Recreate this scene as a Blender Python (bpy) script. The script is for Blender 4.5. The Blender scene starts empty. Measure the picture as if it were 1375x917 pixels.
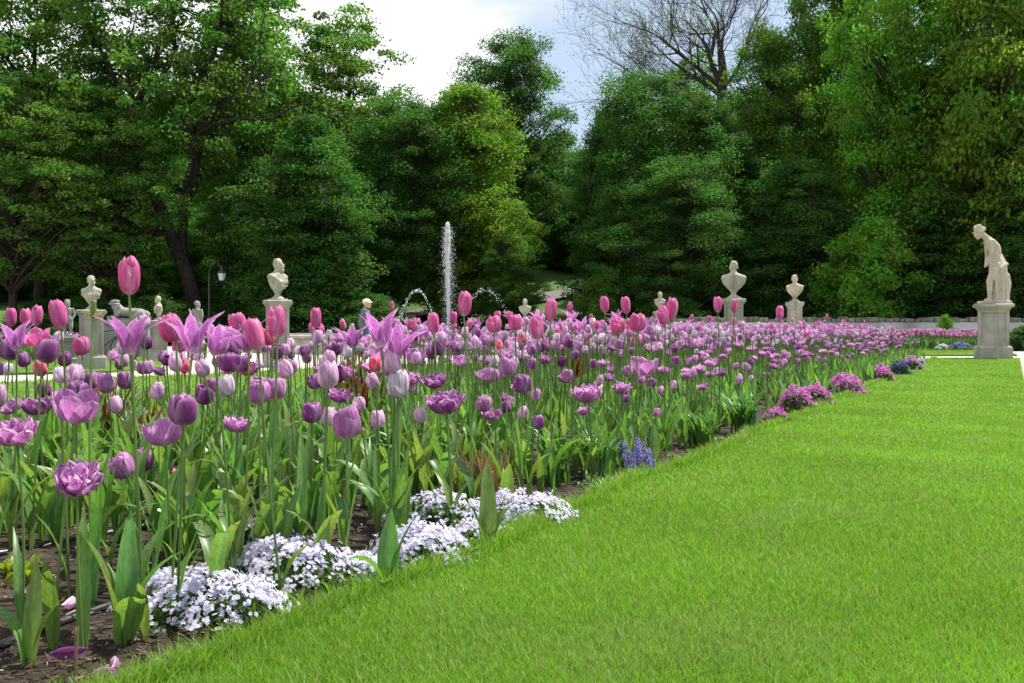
import bpy, bmesh, math
import numpy as np
from mathutils import Vector, Matrix, Quaternion, noise as mnoise

R = math.radians
scene = bpy.context.scene
COL = scene.collection
rng = np.random.default_rng(7)

# ------------------------------------------------------------------ camera
F, CX, VH, CH = 1375.0, 687.5, 440.0, 0.82     # focal length / centre / horizon row in photo pixels, camera height
cam_d = bpy.data.cameras.new('camera')
cam = bpy.data.objects.new('camera', cam_d); COL.objects.link(cam)
cam.location = (0, 0, CH)
cam.rotation_euler = (R(90) - math.atan((458.5 - VH) / F), 0, 0)
cam_d.sensor_width = 36; cam_d.lens = 36 * F / 1375.0
cam_d.clip_start = 0.05; cam_d.clip_end = 2000
scene.camera = cam

# ------------------------------------------------------------------ sky and sun
SUN_EL, SUN_AZ = R(60), R(58)                   # azimuth measured from +Y (view direction) towards +X
world = bpy.data.worlds.new("World"); scene.world = world; world.use_nodes = True
wn, wl = world.node_tree.nodes, world.node_tree.links
wn.clear()
w_out = wn.new('ShaderNodeOutputWorld'); w_bg = wn.new('ShaderNodeBackground')
sky = wn.new('ShaderNodeTexSky'); sky.sky_type = 'NISHITA'; sky.sun_disc = False
sky.sun_elevation = SUN_EL; sky.sun_rotation = SUN_AZ
w_tc = wn.new('ShaderNodeTexCoord'); w_map = wn.new('ShaderNodeMapping')
w_map.inputs['Scale'].default_value = (1.0, 1.0, 2.4); w_map.inputs['Location'].default_value = (0.35, 0.1, 0.0)
w_no = wn.new('ShaderNodeTexNoise'); w_no.inputs['Scale'].default_value = 3.2
w_no.inputs['Detail'].default_value = 7; w_no.inputs['Roughness'].default_value = 0.55
w_sep = wn.new('ShaderNodeSeparateXYZ')
w_gx = wn.new('ShaderNodeMath'); w_gx.operation = 'MULTIPLY_ADD'; w_gx.inputs[1].default_value = -2.4; w_gx.inputs[2].default_value = 0.0
w_add = wn.new('ShaderNodeMath'); w_add.operation = 'ADD'
w_rmp = wn.new('ShaderNodeMapRange'); w_rmp.interpolation_type = 'SMOOTHSTEP'
w_rmp.inputs['From Min'].default_value = 0.42; w_rmp.inputs['From Max'].default_value = 0.68
w_mix = wn.new('ShaderNodeMix'); w_mix.data_type = 'RGBA'
w_cl = wn.new('ShaderNodeMix'); w_cl.data_type = 'RGBA'      # thin veil over the blue
w_cl.inputs['Factor'].default_value = 0.75
w_cl.inputs[7].default_value = (4.2, 5.0, 6.4, 1)
w_mix.inputs[7].default_value = (7.9, 8.0, 8.2, 1)
wl.new(w_tc.outputs['Generated'], w_map.inputs['Vector']); wl.new(w_map.outputs[0], w_no.inputs['Vector'])
wl.new(w_tc.outputs['Generated'], w_sep.inputs[0]); wl.new(w_sep.outputs['X'], w_gx.inputs[0])
wl.new(w_no.outputs['Fac'], w_add.inputs[0]); wl.new(w_gx.outputs[0], w_add.inputs[1])
wl.new(w_add.outputs[0], w_rmp.inputs['Value']); wl.new(w_rmp.outputs[0], w_mix.inputs['Factor'])
wl.new(sky.outputs[0], w_cl.inputs[6]); wl.new(w_cl.outputs[2], w_mix.inputs[6])
wl.new(w_mix.outputs[2], w_bg.inputs['Color']); w_bg.inputs['Strength'].default_value = 0.085
wl.new(w_bg.outputs[0], w_out.inputs['Surface'])

sun_d = bpy.data.lights.new('sun', 'SUN'); sun = bpy.data.objects.new('sun', sun_d); COL.objects.link(sun)
sun_d.energy = 4.8; sun_d.angle = R(0.5); sun_d.color = (1.0, 0.95, 0.86)
S = Vector((math.sin(SUN_AZ) * math.cos(SUN_EL), math.cos(SUN_AZ) * math.cos(SUN_EL), math.sin(SUN_EL)))
sun.rotation_euler = (-S).to_track_quat('-Z', 'Y').to_euler(); sun.location = S * 60
vs = scene.view_settings
vs.view_transform = 'Standard'; vs.look = 'None'; vs.gamma = 1; vs.use_curve_mapping = False; vs.exposure = 0.9
scene.cycles.max_bounces = 8; scene.cycles.diffuse_bounces = 4; scene.cycles.transmission_bounces = 6
scene.cycles.transparent_max_bounces = 8

# ------------------------------------------------------------------ helpers
def at(u, d, z=0.0):
    """point at photo column u and depth d (a place in the garden)."""
    return Vector(((u - CX) / F * d, d, z))
def zat(v, d): return CH + (VH - v) / F * d

def set_props(o, label=None, cat=None, group=None, kind=None):
    if label: o['label'] = label
    if cat: o['category'] = cat
    if group: o['group'] = group
    if kind: o['kind'] = kind
    return o
def thing(name, label, cat, loc=(0, 0, 0), rz=0.0, group=None, kind=None):
    o = bpy.data.objects.new(name, None); COL.objects.link(o)
    o.empty_display_size = 0.1
    o.location = loc; o.rotation_euler = (0, 0, rz)
    return set_props(o, label, cat, group, kind)
def add(name, me, mat=None, parent=None, loc=None, rot=None, scale=None):
    if mat is not None and len(me.materials) == 0: me.materials.append(mat)
    o = bpy.data.objects.new(name, me); COL.objects.link(o)
    if parent is not None: o.parent = parent
    if loc is not None: o.location = loc
    if rot is not None: o.rotation_euler = rot
    if scale is not None: o.scale = scale if hasattr(scale, '__len__') else (scale,) * 3
    return o

class Geo:
    """collects quads (numpy) with one colour per vertex, then becomes ONE mesh."""
    def __init__(s): s.V, s.F, s.C, s.n = [], [], [], 0
    def put(s, V, Fq, C=None):
        V = np.asarray(V, float).reshape(-1, 3); Fq = np.asarray(Fq, np.int64).reshape(-1, 4)
        if C is None: C = np.ones((len(V), 3)) * 0.5
        C = np.asarray(C, float)
        if C.ndim == 1: C = np.tile(C[:3], (len(V), 1))
        s.V.append(V); s.F.append(Fq + s.n); s.C.append(C[:, :3]); s.n += len(V)
    def arrays(s): return np.vstack(s.V), np.vstack(s.F), np.vstack(s.C)
    def mesh(s, name, smooth=True):
        V, Fq, C = s.arrays(); return mesh_np(name, V, Fq, C, smooth)
def mesh_np(name, V, Fq, C=None, smooth=True):
    me = bpy.data.meshes.new(name)
    me.vertices.add(len(V)); me.vertices.foreach_set('co', np.asarray(V, np.float32).ravel())
    me.loops.add(Fq.size); me.loops.foreach_set('vertex_index', np.asarray(Fq, np.int32).ravel())
    me.polygons.add(len(Fq)); me.polygons.foreach_set('loop_start', np.arange(0, Fq.size, 4, dtype=np.int32))
    me.polygons.foreach_set('use_smooth', np.full(len(Fq), smooth))
    if C is not None:
        a = me.color_attributes.new('Col', 'FLOAT_COLOR', 'POINT')
        a.data.foreach_set('color', np.hstack([C, np.ones((len(C), 1))]).astype(np.float32).ravel())
    me.update(calc_edges=True); me.validate()
    return me
def grid_faces(nu, nv, wrap=False):
    f = []
    for i in range(nu - 1):
        for j in range(nv if wrap else nv - 1):
            k = (j + 1) % nv
            f.append((i * nv + j, i * nv + k, (i + 1) * nv + k, (i + 1) * nv + j))
    return np.array(f)
def tube(P, rad, n=6, C=(0.5, 0.5, 0.5), cap=False):
    P = np.asarray(P, float); rad = np.broadcast_to(np.asarray(rad, float), (len(P),))
    T = np.gradient(P, axis=0); T /= np.linalg.norm(T, axis=1, keepdims=True) + 1e-9
    ref = np.array([0.0, 0, 1.0]) if abs(T[:, 2]).mean() < 0.9 else np.array([1.0, 0.07, 0])
    A = np.cross(T, ref); A /= np.linalg.norm(A, axis=1, keepdims=True) + 1e-9
    B = np.cross(T, A)
    th = np.linspace(0, 2 * np.pi, n, endpoint=False)
    V = P[:, None] + rad[:, None, None] * (A[:, None] * np.cos(th)[None, :, None] + B[:, None] * np.sin(th)[None, :, None])
    V = V.reshape(-1, 3); Fq = grid_faces(len(P), n, True)
    if cap:
        m = len(V); V = np.vstack([V, P[-1:], P[:1]]); b = (len(P) - 1) * n
        e = [(b + j, b + (j + 1) % n, m, m) for j in range(0, n)]
        Fq = np.vstack([Fq, [(b + j, b + (j + 1) % n, b + (j + 2) % n, m) for j in range(0, n, 2)]]) if n % 2 == 0 else Fq
    return V, Fq, np.tile(np.asarray(C, float), (len(V), 1))
def bez(p0, p1, p2, n):
    t = np.linspace(0, 1, n)[:, None]
    return (1 - t) ** 2 * np.asarray(p0) + 2 * t * (1 - t) * np.asarray(p1) + t ** 2 * np.asarray(p2)
def rot_to(axis, spin=0.0):
    q = Vector((0, 0, 1)).rotation_difference(Vector(axis).normalized()) @ Quaternion((0, 0, 1), spin)
    return np.array(q.to_matrix())

# bmesh shapes -----------------------------------------------------
def bm_loft(bm, secs, n=20, axis='z', ripple=None):
    """secs: (x, y, z, rx, ry); closed rounded body through elliptical sections."""
    rings = []
    for k, (x, y, z, rx, ry) in enumerate(secs):
        ring = []
        for j in range(n):
            a = 2 * math.pi * j / n
            m = 1 + (ripple(k, a) if ripple else 0)
            ring.append(bm.verts.new((x + rx * math.cos(a) * m, y + ry * math.sin(a) * m, z)))
        rings.append(ring)
    for a, b in zip(rings, rings[1:]):
        for j in range(n): bm.faces.new((a[j], a[(j + 1) % n], b[(j + 1) % n], b[j]))
    bm.faces.new(rings[0][::-1]); bm.faces.new(rings[-1])
def bm_sphere(bm, c, r, seg=14):
    r = r if hasattr(r, '__len__') else (r, r, r)
    bmesh.ops.create_uvsphere(bm, u_segments=seg, v_segments=max(6, seg // 2 + 1), radius=1,
                              matrix=Matrix.Translation(c) @ Matrix.Diagonal((*r, 1)))
def bm_limb(bm, pts, rads, n=12):
    """tapered limb through joints with round joints (merged by the voxel remesh afterwards)."""
    for (a, ra), (b, rb) in zip(zip(pts, rads), list(zip(pts, rads))[1:]):
        a, b = Vector(a), Vector(b); L = (b - a).length
        m = Matrix.Translation((a + b) / 2) @ (b - a).to_track_quat('Z', 'Y').to_matrix().to_4x4()
        bmesh.ops.create_cone(bm, cap_ends=True, segments=n, radius1=ra, radius2=rb, depth=L, matrix=m)
    for p, r in zip(pts, rads): bm_sphere(bm, p, r, 10)
def bm_box(bm, c, s, bevel=0.0, rz=0.0):
    r = bmesh.ops.create_cube(bm, size=1, matrix=Matrix.Translation(c) @ Matrix.Rotation(rz, 4, 'Z') @ Matrix.Diagonal((*s, 1)))
    if bevel:
        ed = list({e for v in r['verts'] for e in v.link_edges})
        bmesh.ops.bevel(bm, geom=ed, offset=bevel, segments=2, affect='EDGES', profile=0.6)
def bm_lathe(bm, prof, n=24, c=(0, 0, 0), square=False):
    bm_n = 4 if square else n
    rings = []
    for r, z in prof:
        rings.append([bm.verts.new((c[0] + r * (math.sqrt(2) if square else 1) * math.cos(2 * math.pi * (j + (0.5 if square else 0)) / bm_n),
                                    c[1] + r * (math.sqrt(2) if square else 1) * math.sin(2 * math.pi * (j + (0.5 if square else 0)) / bm_n), c[2] + z)) for j in range(bm_n)])
    for a, b in zip(rings, rings[1:]):
        for j in range(bm_n): bm.faces.new((a[j], a[(j + 1) % bm_n], b[(j + 1) % bm_n], b[j]))
    bm.faces.new(rings[0][::-1]); bm.faces.new(rings[-1])
def bm_mesh(bm, name, smooth=False):
    bmesh.ops.recalc_face_normals(bm, faces=bm.faces[:])
    me = bpy.data.meshes.new(name); bm.to_mesh(me); bm.free()
    if smooth: me.polygons.foreach_set('use_smooth', np.full(len(me.polygons), True))
    return me
def remesh(bm, name, voxel, smooth=2):
    """fuse overlapping body pieces into ONE continuous surface."""
    tmp = bpy.data.objects.new('tmp', bm_mesh(bm, 'tmp')); COL.objects.link(tmp)
    m = tmp.modifiers.new('r', 'REMESH'); m.mode = 'VOXEL'; m.voxel_size = voxel
    if smooth:
        s = tmp.modifiers.new('s', 'SMOOTH'); s.iterations = smooth; s.factor = 0.5
    bpy.context.view_layer.update()
    dg = bpy.context.evaluated_depsgraph_get()
    me = bpy.data.meshes.new_from_object(tmp.evaluated_get(dg)); me.name = name
    old = tmp.data; bpy.data.objects.remove(tmp); bpy.data.meshes.remove(old)
    me.polygons.foreach_set('use_smooth', np.full(len(me.polygons), True))
    return me

# ------------------------------------------------------------------ materials
def new_mat(name):
    m = bpy.data.materials.new(name); m.use_nodes = True
    n = m.node_tree.nodes; b = n.get('Principled BSDF')
    return m, n, m.node_tree.links, b
def noise_mat(name, c1, c2, scale=5, rough=0.85, bump=0.0, bscale=None, detail=6, c3=None, s3=1.0, spec=0.3):
    m, n, l, b = new_mat(name)
    tc = n.new('ShaderNodeTexCoord')
    t = n.new('ShaderNodeTexNoise'); t.inputs['Scale'].default_value = scale; t.inputs['Detail'].default_value = detail
    l.new(tc.outputs['Object'], t.inputs['Vector'])
    r = n.new('ShaderNodeValToRGB'); r.color_ramp.elements[0].position = 0.32; r.color_ramp.elements[1].position = 0.68
    r.color_ramp.elements[0].color = (*c1, 1); r.color_ramp.elements[1].color = (*c2, 1)
    l.new(t.outputs['Fac'], r.inputs['Fac']); outc = r.outputs['Color']
    if c3:
        t3 = n.new('ShaderNodeTexNoise'); t3.inputs['Scale'].default_value = s3; t3.inputs['Detail'].default_value = 4
        m3 = n.new('ShaderNodeMapping'); m3.inputs['Scale'].default_value = (3, 3, 0.45) if 'stone' in name else (1, 1, 1)
        l.new(tc.outputs['Object'], m3.inputs['Vector']); l.new(m3.outputs[0], t3.inputs['Vector'])
        mr = n.new('ShaderNodeMapRange'); mr.inputs[1].default_value = 0.5; mr.inputs[2].default_value = 0.72
        l.new(t3.outputs['Fac'], mr.inputs[0])
        mx = n.new('ShaderNodeMix'); mx.data_type = 'RGBA'; mx.inputs[7].default_value = (*c3, 1)
        l.new(mr.outputs[0], mx.inputs['Factor']); l.new(outc, mx.inputs[6]); outc = mx.outputs[2]
    l.new(outc, b.inputs['Base Color']); b.inputs['Roughness'].default_value = rough
    b.inputs['Specular IOR Level'].default_value = spec
    if bump:
        tb = n.new('ShaderNodeTexNoise'); tb.inputs['Scale'].default_value = bscale or scale * 4; tb.inputs['Detail'].default_value = 8
        l.new(tc.outputs['Object'], tb.inputs['Vector'])
        bp = n.new('ShaderNodeBump'); bp.inputs['Strength'].default_value = bump; bp.inputs['Distance'].default_value = 0.02
        l.new(tb.outputs['Fac'], bp.inputs['Height']); l.new(bp.outputs[0], b.inputs['Normal'])
    return m
def plant_mat(name, trans=0.4, rough=0.45, spec=0.35, var=0.25, nscale=30, tint=(1, 1, 1), ttint=(1, 1, 1), stretch=None):
    """thin plant tissue: colour from the mesh's own colours, mottled by noise; part of the light passes through."""
    m, n, l, b = new_mat(name)
    at_ = n.new('ShaderNodeAttribute'); at_.attribute_name = 'Col'
    tc = n.new('ShaderNodeTexCoord'); t = n.new('ShaderNodeTexNoise'); t.inputs['Scale'].default_value = nscale; t.inputs['Detail'].default_value = 4
    mp = n.new('ShaderNodeMapping'); mp.inputs['Scale'].default_value = stretch or (1, 1, 1)
    l.new(tc.outputs['Object'], mp.inputs['Vector']); l.new(mp.outputs[0], t.inputs['Vector'])
    mr = n.new('ShaderNodeMapRange'); mr.inputs[1].default_value = 0.3; mr.inputs[2].default_value = 0.7
    mr.inputs[3].default_value = 1 - var; mr.inputs[4].default_value = 1 + var
    l.new(t.outputs['Fac'], mr.inputs[0])
    vm = n.new('ShaderNodeVectorMath'); vm.operation = 'SCALE'; l.new(at_.outputs['Color'], vm.inputs[0]); l.new(mr.outputs[0], vm.inputs['Scale'])
    v2 = n.new('ShaderNodeVectorMath'); v2.operation = 'MULTIPLY'; v2.inputs[1].default_value = tint; l.new(vm.outputs[0], v2.inputs[0])
    l.new(v2.outputs[0], b.inputs['Base Color']); b.inputs['Roughness'].default_value = rough; b.inputs['Specular IOR Level'].default_value = spec
    v3 = n.new('ShaderNodeVectorMath'); v3.operation = 'MULTIPLY'; v3.inputs[1].default_value = ttint; l.new(v2.outputs[0], v3.inputs[0])
    tr = n.new('ShaderNodeBsdfTranslucent'); l.new(v3.outputs[0], tr.inputs['Color'])
    mx = n.new('ShaderNodeMixShader'); mx.inputs[0].default_value = trans
    l.new(b.outputs[0], mx.inputs[1]); l.new(tr.outputs[0], mx.inputs[2]); l.new(mx.outputs[0], n.get('Material Output').inputs['Surface'])
    return m
M = {}
M['petal'] = plant_mat('petal', trans=0.42, rough=0.58, spec=0.2, var=0.34, nscale=190, ttint=(1.1, 0.98, 1.14), stretch=(1, 1, 0.1))
M['leaf'] = plant_mat('tulip_leaf', trans=0.4, rough=0.4, spec=0.5, var=0.26, nscale=150, ttint=(1.5, 1.6, 0.7), stretch=(1, 1, 0.06))
M['grass'] = plant_mat('grass_blade', trans=0.45, rough=0.45, spec=0.3, var=0.10, nscale=0.5, ttint=(1.3, 1.4, 0.8))
M['tiny'] = plant_mat('small_flower', trans=0.5, rough=0.6, spec=0.2, var=0.08)
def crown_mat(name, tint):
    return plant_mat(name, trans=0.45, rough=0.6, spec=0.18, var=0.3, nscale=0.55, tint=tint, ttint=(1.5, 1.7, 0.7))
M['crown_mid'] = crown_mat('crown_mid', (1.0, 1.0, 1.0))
M['crown_dark'] = crown_mat('crown_dark', (0.56, 0.70, 0.80))  # dark green leaves, with the shade on lower trees put into the tint
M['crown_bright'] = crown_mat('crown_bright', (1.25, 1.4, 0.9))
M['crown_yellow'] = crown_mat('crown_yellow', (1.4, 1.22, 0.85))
M['bark'] = noise_mat('bark', (0.015, 0.012, 0.009), (0.042, 0.034, 0.027), 6, 0.95, 0.8, 14)
M['bark_pale'] = noise_mat('bark_pale', (0.035, 0.03, 0.025), (0.075, 0.065, 0.055), 6, 0.95, 0.6, 14)
M['soil'] = noise_mat('soil', (0.012, 0.008, 0.005), (0.04, 0.027, 0.018), 9, 0.95, 1.0, 45, c3=(0.07, 0.052, 0.036), s3=22)
M['lawn'] = noise_mat('lawn', (0.06, 0.12, 0.015), (0.10, 0.19, 0.025), 3, 0.9, 0.6, 60, c3=(0.09, 0.14, 0.03), s3=0.8)
M['terrain'] = noise_mat('terrain', (0.045, 0.095, 0.015), (0.075, 0.15, 0.024), 0.6, 0.95, 0.5, 6, c3=(0.05, 0.06, 0.02), s3=0.15)
M['gravel'] = noise_mat('gravel', (0.36, 0.32, 0.265), (0.47, 0.43, 0.36), 30, 0.95, 0.4, 90, c3=(0.42, 0.37, 0.3), s3=0.6)
M['hillpath'] = noise_mat('hill_path', (0.10, 0.097, 0.09), (0.16, 0.153, 0.14), 4, 0.95)  # grey path, its colour darkened to paint in the hillside shade
M['stone'] = noise_mat('statue_stone', (0.36, 0.315, 0.235), (0.5, 0.46, 0.38), 5, 0.85, 0.25, 30, c3=(0.36, 0.33, 0.27), s3=2.2)
M['stone2'] = noise_mat('pale_stone', (0.33, 0.31, 0.24), (0.45, 0.425, 0.35), 5, 0.85, 0.25, 30, c3=(0.22, 0.21, 0.17), s3=3.0)
M['stone_grey'] = noise_mat('grey_stone', (0.2, 0.195, 0.18), (0.31, 0.3, 0.275), 5, 0.85, 0.25, 30, c3=(0.2, 0.2, 0.18), s3=2.0)
M['pedestal'] = noise_mat('pedestal_stone', (0.28, 0.268, 0.23), (0.38, 0.365, 0.32), 3.5, 0.9, 0.3, 40, c3=(0.2, 0.195, 0.165), s3=2.2)
M['basin'] = noise_mat('basin_stone', (0.30, 0.285, 0.25), (0.43, 0.41, 0.37), 2.5, 0.9, 0.3, 25, c3=(0.22, 0.21, 0.18), s3=1.2)
M['wall'] = noise_mat('wall_render', (0.46, 0.46, 0.46), (0.58, 0.58, 0.58), 1.5, 0.9, 0.2, 20, c3=(0.3, 0.3, 0.28), s3=0.7)
M['coping'] = noise_mat('coping_stone', (0.12, 0.11, 0.095), (0.3, 0.28, 0.25), 2.2, 0.95, 0.9, 9, c3=(0.06, 0.065, 0.04), s3=1.6)
M['iron'] = noise_mat('painted_iron', (0.035, 0.04, 0.038), (0.06, 0.065, 0.06), 8, 0.5)
M['glass'] = noise_mat('frosted_lamp_glass', (0.42, 0.48, 0.5), (0.6, 0.66, 0.68), 6, 0.2)
M['hose'] = noise_mat('black_hose', (0.012, 0.012, 0.013), (0.03, 0.03, 0.032), 10, 0.35, spec=0.5)
M['skin'] = noise_mat('skin', (0.5, 0.29, 0.2), (0.58, 0.36, 0.26), 8, 0.6)
M['jacket'] = noise_mat('jacket_cloth', (0.10, 0.11, 0.135), (0.15, 0.16, 0.19), 12, 0.9)
M['shorts'] = noise_mat('shorts_cloth', (0.04, 0.07, 0.16), (0.06, 0.1, 0.22), 12, 0.9)
M['shoe'] = noise_mat('shoe_cloth', (0.03, 0.06, 0.15), (0.06, 0.1, 0.2), 12, 0.8)
M['cap'] = noise_mat('cap_cloth', (0.68, 0.66, 0.6), (0.78, 0.76, 0.7), 12, 0.9)
def water_mats():
    m, n, l, b = new_mat('pool_water')
    b.inputs['Base Color'].default_value = (0.03, 0.055, 0.045, 1); b.inputs['Roughness'].default_value = 0.06
    t = n.new('ShaderNodeTexNoise'); t.inputs['Scale'].default_value = 4
    bp = n.new('ShaderNodeBump'); bp.inputs['Strength'].default_value = 0.5; l.new(t.outputs['Fac'], bp.inputs['Height']); l.new(bp.outputs[0], b.inputs['Normal'])
    M['water'] = m
    m, n, l, b = new_mat('spray')
    b.inputs['Base Color'].default_value = (0.93, 0.95, 0.96, 1); b.inputs['Roughness'].default_value = 0.15
    b.inputs['Transmission Weight'].default_value = 0.35; b.inputs['IOR'].default_value = 1.33
    t = n.new('ShaderNodeTexNoise'); t.inputs['Scale'].default_value = 20
    bp = n.new('ShaderNodeBump'); bp.inputs['Strength'].default_value = 0.3; l.new(t.outputs['Fac'], bp.inputs['Height']); l.new(bp.outputs[0], b.inputs['Normal'])
    M['spray'] = m
water_mats()

# ------------------------------------------------------------------ ground plan
def edge_x(d):                                             # right edge of the big bed, against the lawn
    return -0.72 + (d - 2.56) * 0.4847 + 0.035 * np.sin(d * 2.1) + 0.02 * np.sin(d * 5.3 + 1)
ER = np.array([(edge_x(d), d) for d in np.linspace(0.9, 26.0, 90)])
EL_pts = np.array([(-7.0, 3.0), (-5.2, 5.2), (-3.4, 6.5), (-2.25, 8.0), (-1.7, 10.0), (-0.8, 13.0), (0.9, 18.0), (3.6, 22.6), (7.0, 25.2), (10.3, 26.2)])
def resample(P, n):
    s = np.r_[0, np.cumsum(np.linalg.norm(np.diff(P, axis=0), axis=1))]
    q = np.linspace(0, s[-1], n); return np.c_[np.interp(q, s, P[:, 0]), np.interp(q, s, P[:, 1])]
EL = resample(EL_pts, 90)
EDGES = np.vstack([ER, EL[::-1]])
def bed_dist(x, y):
    p = np.stack([np.atleast_1d(x), np.atleast_1d(y)], -1).astype(float)
    A, B = EDGES[:-1], EDGES[1:]
    best = np.full(len(p), 1e9)
    for a, b in zip(A, B):
        ab = b - a; t = np.clip(((p - a) @ ab) / (ab @ ab + 1e-12), 0, 1)
        best = np.minimum(best, np.linalg.norm(p - (a + t[:, None] * ab), axis=1))
    return best
def in_poly(x, y, P):
    x, y = np.atleast_1d(x), np.atleast_1d(y); c = np.zeros(len(x), bool)
    j = len(P) - 1
    for i in range(len(P)):
        xi, yi, xj, yj = *P[i], *P[j]
        k = ((yi > y) != (yj > y)) & (x < (xj - xi) * (y - yi) / (yj - yi + 1e-12) + xi); c ^= k; j = i
    return c
def bed_z(x, y):
    t = np.clip(bed_dist(x, y) / 1.3, 0, 1); t = t * t * (3 - 2 * t)
    return -0.02 + 0.14 * t
def terrain_z(x, y):
    x, y = np.asarray(x, float), np.asarray(y, float)
    t = np.clip(y - 52, 0, 90); z = 0.15 * t * np.clip(t / 6, 0, 1) - 0.06
    return z
def flat_poly(name, pts, z, mat, skirt=0.0, label_kind='structure'):
    bm = bmesh.new(); vs_ = [bm.verts.new((p[0], p[1], z)) for p in pts]
    f = bm.faces.new(vs_)
    if f.normal.z < 0: f.normal_flip()
    if skirt:
        lo = [bm.verts.new((p[0], p[1], z - skirt)) for p in pts]; k = len(pts)
        for i in range(k): bm.faces.new((vs_[i], vs_[(i + 1) % k], lo[(i + 1) % k], lo[i]))
    bmesh.ops.triangulate(bm, faces=[f])
    me = bm_mesh(bm, name); o = add(name, me, mat); o['kind'] = label_kind; return o

# terrain: one sheet to the horizon
xs = np.concatenate([np.linspace(-500, -70, 12), np.linspace(-60, 60, 41), np.linspace(70, 500, 12)])
ys = np.concatenate([np.linspace(-30, 48, 8), np.linspace(50, 150, 51), np.linspace(170, 700, 10)])
XX, YY = np.meshgrid(xs, ys); ZZ = terrain_z(XX, YY) + np.where(YY > 54, 0.12 * np.sin(XX * 0.31) * np.sin(YY * 0.23), 0)
g = Geo(); g.put(np.stack([XX, YY, ZZ], -1).reshape(-1, 3), grid_faces(len(ys), len(xs)))
add('ground', g.mesh('ground'), M['terrain'])['kind'] = 'structure'
flat_poly('gravel_path', [(-45, -6), (45, -6), (45, 50), (-45, 50)], -0.048, M['gravel'])
RL = lambda d: 13.4 - (27 - d) * 0.49                       # right rim of the lawn strip
lawn_r = [tuple(p) for p in ER] + [(10.7, 26.4), (10.9, 27.6), (13.6, 27.6)] + [(RL(d), d) for d in np.linspace(27.2, 0.6, 30)] + [(-1.3, 0.6)]
flat_poly('lawn', lawn_r, 0.0, M['lawn'], 0.06)
PB = [(-12, 12.6), (-7.7, 15.4), (-5.2, 18.5), (-3.7, 21.7), (-1.5, 23.5), (2.25, 26.2), (6.8, 27.2), (10.5, 27.6), (10.75, 26.5)]
lawn_b = [tuple(p) for p in EL] + PB[::-1] + [(-14, 9), (-10, 2.5)]
flat_poly('lawn', lawn_b, 0.0, M['lawn'], 0.06)
lawn_c = [(-22, 17.2), (-9.2, 18.6), (-7.7, 19.6), (-7.4, 21.5), (-8.2, 24), (-11, 30), (-26, 33)]
flat_poly('lawn', lawn_c, 0.0, M['lawn'], 0.06)
lawn_d = [(10.2, 31.2), (15.4, 31.2), (21.5, 45.5), (8.5, 45.5), (8.8, 36)]
flat_poly('lawn', lawn_d, 0.0, M['lawn'], 0.06)
# bed soil
ns = 44; W = np.linspace(0, 1, ns)
P = ER[:, None] * (1 - W[None, :, None]) + EL[:, None] * W[None, :, None]
px_, py_ = P[..., 0].ravel(), P[..., 1].ravel()
pz_ = bed_z(px_, py_) + 0.018 * np.array([mnoise.fractal(Vector((x * 5, y * 5, 0)), 1.0, 2.0, 4) for x, y in zip(px_, py_)]) * (bed_dist(px_, py_) > 0.02)
g = Geo(); g.put(np.c_[px_, py_, pz_], grid_faces(90, ns)); add('flower_bed_soil', g.mesh('flower_bed_soil'), M['soil'])['kind'] = 'structure'
# hill path
hp = np.array([(-16, 58.5), (-6.9, 62.0), (-1.5, 66.5), (2.5, 71.5), (5.5, 76.5), (12, 84)]); hp = resample(hp, 26)
t_ = np.gradient(hp, axis=0); t_ /= np.linalg.norm(t_, axis=1, keepdims=True); nrm = np.c_[-t_[:, 1], t_[:, 0]]
cols = [hp + nrm * w for w in np.linspace(-1.3, 1.3, 4)]
PP = np.stack(cols, 1); z = terrain_z(PP[..., 0], PP[..., 1]) + 0.16
g = Geo(); g.put(np.dstack([PP, z[..., None]]).reshape(-1, 3), grid_faces(26, 4)); add('hill_path', g.mesh('hill_path'), M['hillpath'])['kind'] = 'structure'

# ------------------------------------------------------------------ grass blades
def blades(xy, z, h, w, lean, base, rng_):
    n = len(xy); a = rng_.uniform(0, 2 * np.pi, n); b = rng_.uniform(0, 2 * np.pi, n)
    side = np.c_[np.cos(a), np.sin(a), np.zeros(n)] * (w[:, None] / 2)
    out = np.c_[np.cos(b), np.sin(b), np.zeros(n)] * (h * lean)[:, None]
    p0 = np.c_[xy, z]; up = np.zeros((n, 3)); up[:, 2] = h
    p1 = p0 + up * 0.55 + out * 0.35; p2 = p0 + up + out
    V = np.stack([p0 - side, p0 + side, p1 - side * 0.8, p1 + side * 0.8, p2 - side * 0.12, p2 + side * 0.12], 1)
    i = np.arange(n)[:, None] * 6
    Fq = np.concatenate([i + np.array([0, 1, 3, 2]), i + np.array([2, 3, 5, 4])])
    c = base * rng_.uniform(0.75, 1.3, (n, 1)) * np.array([1, 1, 1]); c[:, 0] *= rng_.uniform(0.8, 1.3, n)
    dry = rng_.random(n) < 0.07; c[dry] = np.array([0.30, 0.32, 0.16]) * rng_.uniform(0.7, 1.2, (dry.sum(), 1))  # pale blades: dry clippings, and glints of light painted as whitish green
    sc = np.repeat(c[:, None], 6, 1); sc[:, 4:] *= 1.15
    return V.reshape(-1, 3), Fq, sc.reshape(-1, 3)
G0 = np.array([0.146, 0.284, 0.027])
def scatter_strip(n, d0, d1, p):
    u = rng.random(n); e = 1 - p
    d = (d0 ** e + u * (d1 ** e - d0 ** e)) ** (1 / e)
    s = rng.random(n); x0, x1 = edge_x(d) - 0.01, RL(d) - 0.02
    return np.c_[x0 + s * (x1 - x0), d], s * (x1 - x0)
g = Geo()
xy, se = scatter_strip(430000, 1.9, 27.3, 1.45)
patch = np.array([mnoise.noise(Vector((x * 1.3, y * 1.3, 3))) for x, y in xy[::1]])
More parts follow.
